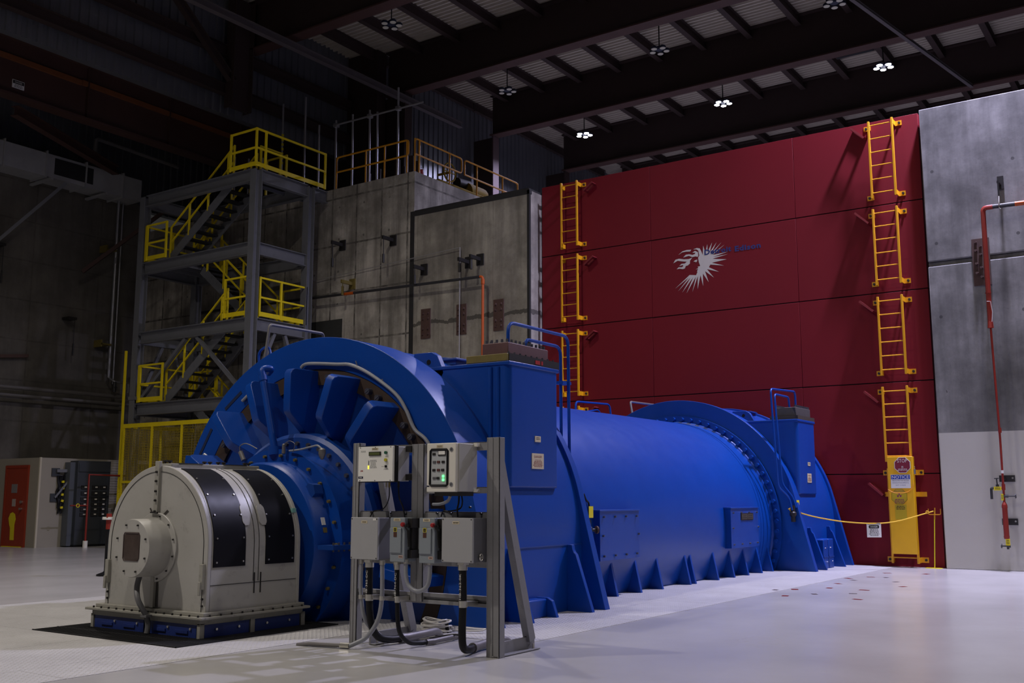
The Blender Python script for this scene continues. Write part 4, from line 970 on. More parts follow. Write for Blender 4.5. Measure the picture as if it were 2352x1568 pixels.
for i in range(12):
    for y in (7.29, 7.67): m.hexbolt((21.08 + .076 * i, y, 3.32), (0, 0, 1), .018, .05)
build('studs', m, BOLT, h)
# signs on the coolers
def sticker(x0, x1, z0, z1, lb, big):
    s = build('safety_label', MB().box(x0, x1, 7.192, 7.2, z0, z1), LABELC, G, label=lb)
    m = MB(); c = ((x0 + x1) / 2, 7.191, z1 - .045 if big else (z0 + z1) / 2 + .008); w = x1 - x0
    if big:
        text(m, 'DANGER', (c[0], c[1], z1 - .055), *RY, .028, w * .66, .0005); text(m, 'HYDROGEN', (c[0], c[1], z1 - .088), *RY, .012, w * .5, .0005)
        bars(m, (c[0], c[1], (z0 + z1) / 2 - .035), *RY, w * .85, (z1 - z0) * .42, 5, .0005)
    else: bars(m, c, *RY, w * .8, (z1 - z0) * .5, 2, .0005)
    build('lettering', m, INKDR if big else INK, s)
sticker(11.013, 11.145, 2.15, 2.225, 'small cream label', False); sticker(10.941, 11.214, 1.81, 2.005, 'cream danger hydrogen sign', True)
sticker(21.47, 21.62, 2.11, 2.185, 'small cream label', False); sticker(21.41, 21.66, 1.76, 1.95, 'cream danger sign', True)
# lifting lugs and covers on the drum tops
for x0, zt in ((10.43, 3.33), (21.2, 3.30)):
    m = MB(); q = [(8.78, 3.0), (8.72, zt), (8.42, zt), (8.33, zt - .05), (8.22, 3.05), (8.3, 2.9)]
    l = build('lifting_eye', MB().prism(q, 'x', x0, x0 + .09), BLUE, G, .006)
    build('eye_hole', MB().cyl((x0 - .003, 8.47, 3.2), (x0 + .093, 8.47, 3.2), .035, n=14), BLACK, l)
    build('hatch_cover', MB().box(x0 + .75, x0 + 1.05, 8.6, 9.0, 3.26, 3.36).box(x0 + .72, x0 + 1.08, 8.57, 9.03, 3.32, 3.345), BLUED, G, .004)
build('drain_pipe', MB().tube(fillet([(10.05, 11.2, 3.2), (10.15, 11.2, 3.92), (11.23, 11.2, 3.93), (11.25, 11.2, 3.2)], .05), .022, 8).tube([(10.05, 11.22, 3.32), (10.0, 11.6, 3.05)], .018), mat('drain_grey', (.12, .115, .115), .55, .2, .2), G)
build('grab_handle', MB().tube(fillet([(10.15, 11.35, 3.0), (10.15, 11.42, 3.55), (10.15, 11.2, 3.62), (10.15, 11.1, 3.3)], .12), .018), BLUE, G)
build('drain_pipe', MB().tube(fillet([(20.8, 10.9, 3.0), (20.8, 11.0, 3.60), (22.0, 10.9, 3.60)], .05), .025, 8), GALV, G)
# main body
build('stator_body', MB().lathe([(12.15, 2.15), (20.58, 2.15)], (AY, AZ), 120, (True, True), radians(-118), radians(118)), BLUE, G)
m = MB().lathe([(20.36, 2.14), (20.38, 2.18), (20.40, 2.19)], (AY, AZ), 110, a0=radians(-118), a1=radians(118)); build('fillet_band', m, BLUE, G)
def fan(x0, x1, r0, r1, nm, a=113):
    n = 90; an = [radians(-a + 2 * a * i / n) for i in range(n + 1)]
    m = MB(); q = []
    for x in (x0, x1):
        for r in (r0, r1): q += [(x, AY + r * sin(t), AZ + r * cos(t)) for t in an]
    k = n + 1; f = []
    for i in range(n): f += [(i, i + 1, k + i + 1, k + i), (2 * k + i, 3 * k + i, 3 * k + i + 1, 2 * k + i + 1), (k + i, k + i + 1, 3 * k + i + 1, 3 * k + i), (i, 2 * k + i, 2 * k + i + 1, i + 1)]
    m.add(q, f); return build(nm, m, BLUE, G)
fan(20.43, 20.50, 2.1, 2.32, 'bolted_flange')
for i in range(30):
    a = 30 - i * 5.1
    if AZ + 2.25 * cos(radians(a)) < .05: continue
    build('flange_nut', MB().cyl(rad(a, 2.245, 20.43), rad(a, 2.245, 20.36), .042, .04, 8), BLUE, G)
fan(19.92, 19.96, 2.14, 2.158, 'girth_seam'); fan(19.78, 19.81, 2.14, 2.155, 'girth_seam')
# far drum
build('inner_plate', MB().prism(OUT, 'x', 20.52, 20.66), BLUE, G, .006)
build('end_casing', MB().prism(sk, 'x', 20.64, 22.98), BLUE, G)
build('outer_plate', MB().prism(OUT, 'x', 22.96, 23.08), BLUE, G, .006)
for x, w in ((21.42, .28), (21.76, .30)):
    b = build('gear_box', MB().box(x, x + w, 6.92, 7.2, 0, .60), BLUE, G, .02); build('box_band', MB().box(x - .005, x + w + .005, 6.915, 7.2, .22, .25), BLUED, b)
    m = MB()
    for k in range(2): m.hexbolt((x + .1 + .1 * k, 6.92, .42 - .28 * k), (0, -1, 0), .012, .012)
    build('screws', m, CHROME, b)
# body gussets
for x in (13.76, 14.52, 15.26, 16.31, 16.52, 17.48, 18.21, 18.88, 19.57, 20.16):
    build('body_gusset', MB().prism([(7.66, .505), (7.55, 0), (7.95, 0), (7.72, .505)], 'x', x, x + .06), BLUE, G, .005)
# side panels
for x0, x1, z0, z1, nm in ((13.22, 14.44, .54, 1.262, 'access_panel'), (18.05, 19.40, .53, 1.262, 'access_panel')):
    p = build(nm, MB().box(x0, x1, 7.52, 7.75, z0, z1).box(x0 - .02, x1 + .01, 7.505, 7.75, z1 - .012, z1 + .012), BLUE, G, .004)
    m = MB()
    for i in range(4):
        for z in (z0 + .07, z1 - .09): m.hexbolt((x0 + .1 + (x1 - x0 - .2) * i / 3, 7.52, z), (0, -1, 0), .016, .03)
    for x in (x0 + .08, x1 - .04): m.hexbolt((x, 7.52, (z0 + z1) / 2), (0, -1, 0), .016, .03)
    build('panel_bolts', m, BOLT, p)
np_ = build('name_plate', MB().box(18.52, 19.12, 7.51, 7.52, 1.03, 1.16), mat('plate_bronze', (.035, .03, .03), .4, .3, .2), G, label='dark nameplate with two raised panes')
m = MB()
for a in (18.55, 18.83): m.box(a, a + .26, 7.505, 7.512, 1.05, 1.14)
build('plate_frames', m, mat('plate_line', (.10, .09, .08), .4, .3, 0), np_)
m = MB()
for a in (18.68, 18.96): bars(m, (a, 7.504, 1.095), *RY, .22, .07, 2, .0005, int(a * 10))
build('lettering', m, INK, np_)
# hydrogen pipes
build('hydrogen_pipe', MB().tube(fillet([(10.85, 7.50, 3.38), (10.85, 7.50, 3.70), (12.34, 7.50, 3.70), (12.36, 7.50, 1.60), (12.72, 7.46, 1.42), (12.74, 7.45, 1.15)], .14), .022, 10), BLUE, G)
build('hydrogen_pipe', MB().tube(fillet([(11.44, 7.62, 3.38), (11.44, 7.62, 3.56), (12.33, 7.62, 3.56), (12.34, 7.62, 1.9), (12.36, 7.7, 1.6)], .14), .022, 10).box(12.2, 12.42, 7.50, 7.64, 3.02, 3.06), BLUE, G)
build('hydrogen_pipe', MB().tube(fillet([(21.60, 7.45, 3.3), (21.58, 7.45, 3.69), (20.13, 7.45, 3.63), (20.22, 7.40, 1.66), (20.40, 7.25, 1.46), (20.42, 7.2, 1.2)], .1), .021, 10), BLUE, G)
build('hydrogen_pipe', MB().tube(fillet([(21.20, 7.45, 3.3), (21.18, 7.45, 3.54), (20.34, 7.45, 3.54), (20.40, 7.38, 1.72), (20.50, 7.2, 1.45), (20.5, 7.15, 1.25)], .1), .021, 10), BLUE, G)
build('hydrogen_pipe', MB().tube(fillet([(20.11, 12.04, 2.8), (20.12, 12.04, 3.61), (21.70, 12.04, 3.66), (21.80, 12.04, 3.2)], .12), .024, 10).tube(fillet([(20.37, 12.04, 2.9), (20.37, 12.04, 3.38), (21.2, 12.04, 3.50), (21.3, 12.04, 3.2)], .12), .021, 10), BLUE, G)
for (x, y, z, s, tg) in ((12.76, 7.44, 1.0, 1, (12.74, 1.25)), (20.46, 7.2, 1.12, 1.25, (20.62, 1.30))):
    v = build('valve', MB().cyl((x, y, z - .12 * s), (x, y, z + .14 * s), .035 * s, n=10).cyl((x, y, z), (x + .12 * s, y - .05, z), .022 * s).lathez([(.03 * s, z - .05), (.055 * s, z - .02), (.055 * s, z + .03), (.03 * s, z + .06)], (x, y)), DARKM, G)
    build('handwheel', MB().cyl((x + .12 * s, y - .05, z - .0), (x + .14 * s, y - .06, z), .055 * s, n=14), RUST, v)
    m = MB(); slab(m, (tg[0], y - .05, tg[1]), *RY, .12 * s, .16 * s, .004); build('tag', m, TAGY, v, label='yellow tag')
build('cable', MB().tube(smoothpath([(12.60, 7.42, 1.5), (12.66, 7.42, 1.42), (12.74, 7.42, 1.35), (12.74, 7.43, 1.1)], 5), .014, 6), BLACK, G)
# ================================================================== EXCITER HOUSING
E = thing('exciter_housing', 'dirty beige arched exciter housing with dark curved windows at the near end of the generator', 'housing', (7.92, 9.735, 0))
EY = 9.735
HW, ZC = .855, .935
def arch(hw, zc=ZC, z0=.26, n=40, y=EY):
    return [(y - hw, z0)] + [(y - hw * cos(pi * i / n), zc + hw * sin(pi * i / n)) for i in range(n + 1)] + [(y + hw, z0)]
build('shell', MB().prism(arch(HW), 'x', 7.32, 8.61), HOUSE, E, .006)
build('front_rim', MB().prism(arch(HW + .012), 'x', 7.295, 7.345), HOUSE, E, .008)
build('rear_rim', MB().prism(arch(HW + .012), 'x', 8.57, 8.62), HOUSE, E, .008)
o = arch(HW - .055); i_ = arch(HW - .066)
m = MB(); n = len(o)
for k in range(n - 1): m.bar((7.294, *o[k]), (7.294, *o[k + 1]), .004, .009, (1, 0, 0))
build('panel_seam', m, INK, E)
m = MB()
for x in (7.346,):
    a = arch(HW + .004)
    for k in range(n - 1): m.bar((x, *a[k]), (x, *a[k + 1]), .006, .004, (0, 0, 1))
build('panel_seam', m, INK, E)
# curved windows on the near side (angle 0 = horizontal towards the camera)
def wpt(r, s):
    """s: distance up the side from z=.72, then round the arch"""
    if s < ZC - .72: return (EY - r, .72 + s)
    a = (s - (ZC - .72)) / HW; return (EY - r * cos(a), ZC + r * sin(a))
def window(x0, x1, x2):
    w = build('curved_window', MB(), GLASS, E) if False else None
    m = MB(); N = 30; L = .17 + 1.17; q = []; f = []
    for k in range(N + 1):
        s = L * k / N; xa = x0 + (.05 * max(0, s - .6)); xb = (x1 if s > .62 else x2)
        for r in (HW + .001, HW + .010):
            y, z = wpt(r, s); q += [(xa, y, z), (xb, y, z)]
    for k in range(N):
        b = 4 * k; c = b + 4
        f += [(b + 2, b + 3, c + 3, c + 2), (b, c, c + 1, b + 1), (b, b + 2, c + 2, c), (b + 1, c + 1, c + 3, b + 3)]
    f += [(0, 1, 3, 2), (4 * N, 4 * N + 2, 4 * N + 3, 4 * N + 1)]
    m.add(q, f); w = build('curved_window', m, GLASS, E, sharp=30)
    for s in (.05, .30, .55, .80, 1.05):
        for x in (x0 + .04, (x1 if s > .62 else x2) - .035):
            y, z = wpt(HW + .010, s); y2, z2 = wpt(HW + .02, s); build('screw', MB().cyl((x, y, z), (x, y2, z2), .010, n=8), CHROME, w)
    return w
window(7.375, 7.81, 7.81); window(8.10, 8.53, 8.53)
# centre split, catches, lower seam
m = MB()
for x in (7.935, 8.005):
    for k in range(26):
        a, b = wpt(HW + .002, -.17 + .06 * k), wpt(HW + .002, -.17 + .06 * (k + 1)); a = (a[0], max(a[1], .53)); m.bar((x, *a), (x, *b), .004, .006, (0, 0, 1))
build('door_split', m, INK, E)
m = MB(); m.bar((7.32, EY - HW - .003, .535), (8.6, EY - HW - .003, .535), .004, .006); build('panel_seam', m, INK, E)
for x in (7.835, 8.075):
    m = MB(); q = []; f = []; N = 24
    for k in range(N + 1):
        u = k / N; s_ = .43 + .24 * u; w = .030 + .022 * min(1, max(0, min(u, 1 - u) * 7 - .3)) ** .5
        for r in (HW + .002, HW + .016):
            y, z = wpt(r, s_); q += [(x - w, y, z), (x + w, y, z)]
    for k in range(N):
        b_ = 4 * k; c_ = b_ + 4
        f += [(b_ + 2, b_ + 3, c_ + 3, c_ + 2), (b_, c_, c_ + 1, b_ + 1), (b_, b_ + 2, c_ + 2, c_), (b_ + 1, c_ + 1, c_ + 3, b_ + 3)]
    f += [(0, 1, 3, 2), (4 * N, 4 * N + 2, 4 * N + 3, 4 * N + 1)]
    m.add(q, f); build('door_catch', m, HOUSE, E)
m = MB()
for x in (7.95, 8.04): m.bar((x, EY - HW - .006, .42), (x, EY - HW - .006, .64), .006, .012)
build('hinge_pin', m, DARKM, E)
# top ridge and knobs
build('ridge', MB().box(7.35, 8.62, EY - .13, EY + .16, 1.77, 1.825), HOUSED, E, .008)
build('ridge_grille', MB().box(7.45, 7.78, EY - .135, EY - .05, 1.822, 1.832).box(8.08, 8.42, EY - .135, EY - .05, 1.822, 1.832), STEELD, E)
for x in (7.38, 7.44, 7.92, 8.0, 8.12, 8.2, 8.52, 8.58):
    build('knob', MB().lathez([(.012, 1.825), (.012, 1.84), (.026, 1.845), (.026, 1.862), (.01, 1.865)], (x, EY + .02), 10), DARKM, E)
# front fittings
b = build('bracket_strip', MB().box(7.26, 7.30, EY - .035, EY + .035, 1.29, 1.85), HOUSED, E, .004)
m = MB()
for z in (1.3, 1.42, 1.52, 1.63, 1.73): m.hexbolt((7.26, EY - .005, z), (-1, 0, 0), .014, .02)
m.cyl((7.25, EY - .06, 1.285), (7.25, EY + .06, 1.29), .010)
build('strip_bolts', m, DARKM, b)
build('bracket_strip', MB().box(7.26, 7.30, EY - .04, EY + .02, .27, .60), HOUSED, E, .004)
for y in (EY + .815, EY - .815):
    l = build('side_latch', MB().box(7.255, 7.30, y - .03, y + .03, .50, .76).box(7.235, 7.26, y - .018, y + .018, .44, .58), HOUSED, E, .006)
    build('latch_screw', MB().cyl((7.28, y, .40), (7.296, y, .40), .012).cyl((7.28, y, .33), (7.296, y, .33), .012), DARKM, l)
# port drum
p = build('port_drum', MB().lathe([(7.30, .309), (7.0, .309), (6.985, .303), (6.985, .0)], (EY, .914), 56), HOUSE, E)
build('port_collar', MB().lathe([(7.30, .375), (7.275, .375), (7.27, .37), (7.265, .30)], (EY, .914), 56), HOUSE, p)
for k in range(8):
    a = pi / 8 + k * pi / 4; build('port_bolt', MB().hexbolt((6.985, EY + .262 * sin(a), .914 + .262 * cos(a)), (-1, 0, 0), .011, .016), DARKM, p)
for k in range(6):
    a = pi + pi * (k + .5) / 6; build('port_bolt', MB().hexbolt((7.265, EY + .345 * sin(a), .914 + .345 * cos(a)), (-1, 0, 0), .010, .015), DARKM, p)
m = MB(); rect(m, (6.984, EY - .01, .93), *RX, .27, .29, 0, .04); w = build('port_window', m, mat('stained_glass', (.06, .042, .035), .2, 0, .4, 9), p, label='square brown stained window in the port')
m = MB(); m.tube([(6.983, EY + a, .93 + b) for a, b in ((-.135, -.12), (-.135, .12), (-.12, .145), (.12, .145), (.135, .12), (.135, -.12), (.12, -.145), (-.12, -.145))], .008, 6, True); build('window_frame', m, mat('frame_brown', (.05, .03, .025), .5, 0, .2), w)
build('stain_streak', MB().add([(7.2925, EY + a, b) for a, b in ((-.20, 1.30), (-.17, 1.32), (-.03, 1.22), (-.05, 1.20))], [(0, 1, 2, 3)]).add([(7.2925, EY + a, b) for a, b in ((.12, 1.34), (.14, 1.33), (.04, 1.21), (.03, 1.23))], [(0, 1, 2, 3)]), mat('oil_stain', (.04, .035, .03), .5, 0, .2), E)
build('oil_streak', MB().add([(7.2925, EY + a, b) for a, b in ((-.075, .60), (.03, .58), (.0, .28), (-.09, .28))], [(0, 1, 2, 3)]), mat('oil_stain', (.04, .035, .03), .5, 0, .2), E)
build('tag_plate', MB().box(8.54, 8.60, EY - .80, EY - .77, 1.28, 1.33), mat('label_teal', (.20, .42, .36), .5, 0, 0), E)
# base
build('base_flange', MB().box(7.175, 8.72, 8.78, 10.79, .20, .228).box(7.235, 8.66, 8.82, 10.68, .228, .268), HOUSED, E, .006)
build('base_frame', MB().box(7.21, 8.66, 8.84, 10.70, .145, .20), HOUSED, E, .006)
build('base_core', MB().box(7.26, 8.62, 8.88, 10.66, 0, .13), DARKM, E)
for x, y in ((7.225, 8.855), (7.225, 10.685), (8.65, 8.855), (7.9, 8.85)): build('corner_post', MB().box(x - .015, x + .045, y - .015, y + .03, 0, .16), HOUSED, E)
PB = mat('blue_base_panel', (.012, .03, .17), .5, 0, .2, 5, dirt=.3)
for y0, y1 in ((8.91, 9.72), (9.78, 10.66)):
    b = build('base_panel', MB().box(7.222, 7.25, y0, y1, .008, .148), PB, E, .003)
    for k in range(2):
        y = y0 + (y1 - y0) * (.28 + .45 * k); build('panel_clip', MB().box(7.21, 7.224, y - .1, y + .1, .05, .08), PB, b); build('screw', MB().cyl((7.21, y - .14, .1), (7.224, y - .14, .1), .014, n=8), CHROME, b)
for x0, x1 in ((7.28, 7.88), (7.96, 8.62)):
    b = build('base_panel', MB().box(x0, x1, 8.848, 8.87, .008, .148), PB, E, .003)
    for k in range(2): x = x0 + (x1 - x0) * (.25 + .5 * k); build('screw', MB().cyl((x, 8.835, .09), (x, 8.85, .09), .014, n=8), CHROME, b)
m = MB()
for k in range(14): m.hexbolt((7.19, 8.85 + .138 * k, .228), (0, 0, 1), .012, .02)
for k in range(10): m.hexbolt((7.3 + .145 * k, 8.80, .228), (0, 0, 1), .012, .02)
build('flange_bolts', m, DARKM, E)
single('drain_hose', MB().tube(smoothpath([(7.16, 9.80, .63), (7.10, 9.76, .50), (7.06, 9.68, .38), (7.10, 9.64, .27), (7.14, 9.63, .20), (7.16, 9.62, .10), (7.15, 9.62, .02)], 6), .03, 10).box(7.10, 7.175, 9.58, 9.68, .19, .215), mat('hose_grey', (.13, .13, .135), .45, 0, .1), 'grey hose hanging from the round port down to the floor grating', 'hose')
t = thing('floor_grating', 'black open grating in the floor under the exciter housing', 'grating', (7.7, 9.8, 0))
build('pit_plate', MB().box(6.70, 8.95, 8.555, 11.03, 0, .004), mat('pit_black', (.006, .006, .006), .9, 0, 0), t)
m = MB(); y = 8.56
while y < 11.02: m.box(6.70, 8.95, y, y + .012, .004, .014); y += .04
for x in (6.70, 7.0, 8.8, 8.94): m.box(x, x + .012, 8.56, 11.03, .004, .015)
build('bars', m, STEELD, t)

# ================================================================== EQUIPMENT RACK
K = thing('equipment_rack', 'grey steel instrument rack with sloping back braces standing before the generator', 'rack', (7.98, 6.5, 0))
def post(y0, y1, z0, z1, x0=7.95, d=.09):
    yc = (y0 + y1) / 2
    return build('post', MB().box(x0, x0 + .012, y0, yc - .006, z0, z1).box(x0 + .004, x0 + .016, yc + .006, y1, z0, z1).box(x0, x0 + d, y0, y0 + .008, z0, z1).box(x0, x0 + d, y1 - .008, y1, z0, z1).box(x0 + .01, x0 + d, yc - .008, yc + .008, z0, z1), RACKG, K, .002)
post(5.593, 5.737, .0, 2.012); post(6.505, 6.655, .455, 1.975); post(7.358, 7.447, 0, 2.008)
def rrail(y0, y1, z0, z1, x=7.985): return build('rail', MB().box(x, x + .03, y0, y1, z0, z1).box(x, x + .06, y0, y1, z1 - .008, z1), RACKG, K, .002)
rrail(5.72, 7.38, 1.895, 1.975); rrail(5.72, 6.52, 1.49, 1.55); rrail(6.64, 7.38, 1.62, 1.69); rrail(5.72, 7.38, 1.235, 1.315); rrail(5.72, 7.38, .80, .86)
m = MB()
for z0, z1 in ((.44, .475), (.505, .54)): m.box(7.97, 8.0, 5.72, 7.38, z0, z1)
m.box(8.0, 8.03, 5.72, 7.38, .44, .54); build('strut_channel', m, RACKG, K, .002)
for y in (5.675, 7.16):
    build('brace', MB().bar((8.01, y, 1.93), (8.58, y, .09), .075, .10), RACKG, K, .003)
    build('foot', MB().box(7.95, 8.66, y - .005, y + .02, .012, .125).box(7.95, 8.66, y - .07, y + .02, .004, .016), RACKG, K, .003)
    build('anchor_bolt', MB().cyl((8.60, y - .03, .01), (8.60, y - .03, .06), .012, n=8).cyl((8.02, y - .03, .01), (8.02, y - .03, .06), .012, n=8), CHROME, K)
for y, z in ((6.28, 1.30), (6.18, 1.30), (7.2, 1.30), (6.95, 1.30), (6.75, 1.29), (5.82, 1.30), (6.35, 1.30), (5.95, 1.36)): build('rail_bolt', MB().hexbolt((7.985, y, z), (-1, 0, 0), .012, .02), DARKM, K)
build('clip', MB().box(7.93, 7.99, 5.84, 5.88, 1.93, 1.965).box(7.93, 7.99, 5.84, 5.88, 1.50, 1.53), CREAM, K)

def lab(m, y, z, x, w=.05, h=.02, parent=None, rows=1, mm=None, nm='label_plate'):
    q = MB(); slab(q, (x, y, z), *RX, w, h, .002); s = build(nm, q, mm or LABELC, parent)
    if rows:
        q = MB(); bars(q, (x - .0025, y, z), *RX, w * .8, h * .7, rows, .0005, int(y * 100)); build('lettering', q, INK, parent)
    return s
# analyser (white panel)
A = thing('gas_analyser', 'white faced gas analyser with small green display at the upper left of the rack', 'control box', (7.85, 6.94, 1.607))
build('case', MB().box(7.80, 7.985, 6.72, 7.165, 1.61, 1.95), BOXG, A, .004)
build('bezel', MB().box(7.755, 7.80, 6.70, 7.178, 1.60, 1.962), BLACK, A, .004)
build('front_panel', MB().box(7.725, 7.755, 6.712, 7.166, 1.608, 1.952), CREAMW, A, .003)
x = 7.7248
d = build('display', MB().box(7.716, 7.726, 6.865, 7.02, 1.86, 1.90), INKB if False else DARKM, A); build('screen', MB().box(7.7145, 7.7165, 6.875, 7.01, 1.867, 1.893), LCD, d)
lab(None, 6.945, 1.928, x, .085, .024, A, 2)
for z, mm in ((1.888, mat('button_green', (.02, .11, .06), .4, 0, 0)), (1.817, mat('button_yellow', (.5, .45, .02), .4, 0, 0))):
    build('push_button', MB().cyl((7.705, 6.795, z), (7.726, 6.795, z), .015, n=14), mm, A)
build('rocker_switch', MB().box(7.712, 7.726, 6.785, 6.805, 1.742, 1.765), BLACK, A)
for k in range(4): build('indicator', MB().box(7.7215, 7.7255, 7.022, 7.03, 1.805 - .0125 * k, 1.812 - .0125 * k), INK, A)
for k in range(3): build('indicator_lamp', MB().box(7.7205, 7.7255, 7.022, 7.034, 1.756 - .0125 * k, 1.765 - .0125 * k), LEDY, A, label='lit yellow indicator')
m = MB(); bars(m, (x, 6.965, 1.779), *RX, .095, .085, 7, .0005, 5); bars(m, (x, 7.10, 1.905), *RX, .07, .02, 2, .0005, 6); bars(m, (x, 6.795, 1.848), *RX, .04, .008, 1, .0005, 7); bars(m, (x, 6.795, 1.797), *RX, .06, .008, 1, .0005, 8); bars(m, (x, 6.795, 1.728), *RX, .065, .018, 2, .0005, 9); bars(m, (x, 6.84, 1.753), *RX, .04, .008, 1, .0005, 10)
build('lettering', m, mat('ink_grey', (.16, .16, .15), .5, 0, 0), A)
m = MB(); text(m, 'ABB', (x, 7.118, 1.706), *RX, .014, .038, .0005, 'C', 1, .03); build('maker_logo', m, INKR, A)
q = MB(); slab(q, (x, 7.128, 1.648), *RX, .062, .02, .002); build('maker_plate', q, mat('ink_navy', (.012, .014, .05), .5, 0, 0), A)
q = MB(); bars(q, (x - .0025, 7.128, 1.648), *RX, .045, .014, 1, .0005, 3); build('lettering', q, WHITE, A)
for y in (6.74, 6.94, 7.14):
    for z in (1.617, 1.943): build('screw', MB().cyl((7.722, y, z), (7.726, y, z), .005, n=8), DARKM, A)
for y, mm in ((6.89, CHROME), (6.85, BOLTY), (6.73, BLACK)): build('cable_gland', MB().cyl((7.84, y, 1.55), (7.84, y, 1.61), .011, n=8), mm, A)
for z in (1.93, 1.65): build('mounting_bracket', MB().box(7.93, 7.99, 6.655, 6.72, z - .03, z + .03), DARKM, A)
# display cabinet with green lamps
D = thing('relay_cabinet', 'pale grey cabinet with black rimmed window and green lights, upper right of the rack', 'control box', (7.8, 6.06, 1.5))
build('case', MB().box(7.70, 7.985, 5.875, 6.225, 1.505, 1.955), mat('cabinet_pale', (.44, .43, .385), .45, 0, .05, 5), D, .006)
build('door', MB().box(7.66, 7.70, 5.885, 6.229, 1.503, 1.957), CREAM, D, .006)
m = MB()
fr = [(6.182, 1.885), (6.17, 1.897), (5.99, 1.895), (5.978, 1.883), (5.980, 1.572), (5.993, 1.560), (6.175, 1.562), (6.187, 1.574)]
m.tube([(7.658, a, b) for a, b in fr], .012, 8, True); build('window_gasket', m, BLACK, D)
m = MB(); m.add([(7.6585, a, b) for a, b in fr], [tuple(range(8))]); w = build('window', m, mat('window_inside', (.48, .50, .50), .25, 0, .04), D)
xx = 7.6575
for z, row in ((1.855, ((6.14, 'o'),)), (1.78, ((6.135, 's'), (6.085, 'r'), (6.03, 'd'))), (1.705, ((6.14, 'd'), (6.085, 'r'), (6.035, 'd'))), (1.63, ((6.135, 's'), (6.09, 'o'), (6.04, 'n')))):
    for y, kd in row:
        mm = {'o': DARKM, 's': mat('button_grey', (.10, .10, .105), .4, 0, 0), 'r': mat('button_maroon', (.10, .035, .03), .4, 0, 0), 'd': DARKM, 'n': DARKM}[kd]
        if kd == 'n': continue
        build('control', MB().box(xx - .006, xx + .001, y - .018, y + .018, z - .012, z + .012), mm, D, .003)
build('meter', MB().box(xx - .005, xx + .001, 6.0, 6.09, 1.838, 1.888), DARKM, D); build('meter_face', MB().box(xx - .0065, xx - .004, 6.006, 6.084, 1.85, 1.882), CREAMW, D)
for z in (1.648, 1.615): build('green_lamp', MB().box(xx - .008, xx + .001, 6.015, 6.04, z - .012, z + .012), LEDG, D, .004, label='lit green lamp')
for z in (1.895, 1.572): b = build('door_lock', MB().cyl((7.655, 5.935, z), (7.661, 5.935, z), .020, n=16), GALV, D); build('key_slot', MB().box(7.653, 7.656, 5.932, 5.938, z - .01, z + .01), INK, b)
lab(None, 6.075, 1.927, 7.66, .075, .026, D, 2)
lab(None, 6.21, 1.556, 7.66, .03, .012, D, 1, mat('ink_navy', (.012, .014, .05), .5, 0, 0))
lab(None, 6.235, 1.90, 7.70, .03, .08, D, 3, CREAM)
build('gland_plate', MB().box(7.72, 7.96, 5.90, 6.18, 1.465, 1.505), DARKM, D)
# junction boxes
for y0, y1, z0, z1, xf, lb in ((6.912, 7.27, .846, 1.256, 7.75, 'grey junction box at the lower left of the rack under the white analyser'), (5.738, 6.097, .857, 1.264, 7.73, 'grey junction box at the lower right of the rack with a chrome latch')):
    t = thing('junction_box', lb, 'junction box', (7.85, (y0 + y1) / 2, z0))
    build('case', MB().box(xf + .02, 7.985, y0 + .004, y1 - .004, z0 + .004, z1 - .004), mat('box_side', (.12, .12, .13), .45, 0, .05, 5), t, .004)
    build('cover', MB().box(xf, xf + .025, y0, y1, z0, z1), BOXG, t, .005)
    yl = 7.09 if y0 > 6.5 else 5.93
    lab(None, yl, z1 - .045, xf, .08, .026, t, 1)
    if y0 > 6.5: lab(None, 6.955, z1 - .02, xf, .04, .02, t, 0, WHITE)
    for y in (y0 + .015, y1 - .015):
        for z in (z0 + .015, z1 - .015): build('screw', MB().cyl((xf - .003, y, z), (xf + .001, y, z), .006, n=8), DARKM, t)
    if y0 < 6: build('latch', MB().tube([(7.85 + .022 * cos(a), 5.725, .905 + .03 * sin(a)) for a in [i * pi / 6 for i in range(12)]], .006, 6, True).box(7.83, 7.87, 5.715, 5.735, .895, .915), CHROME, t)
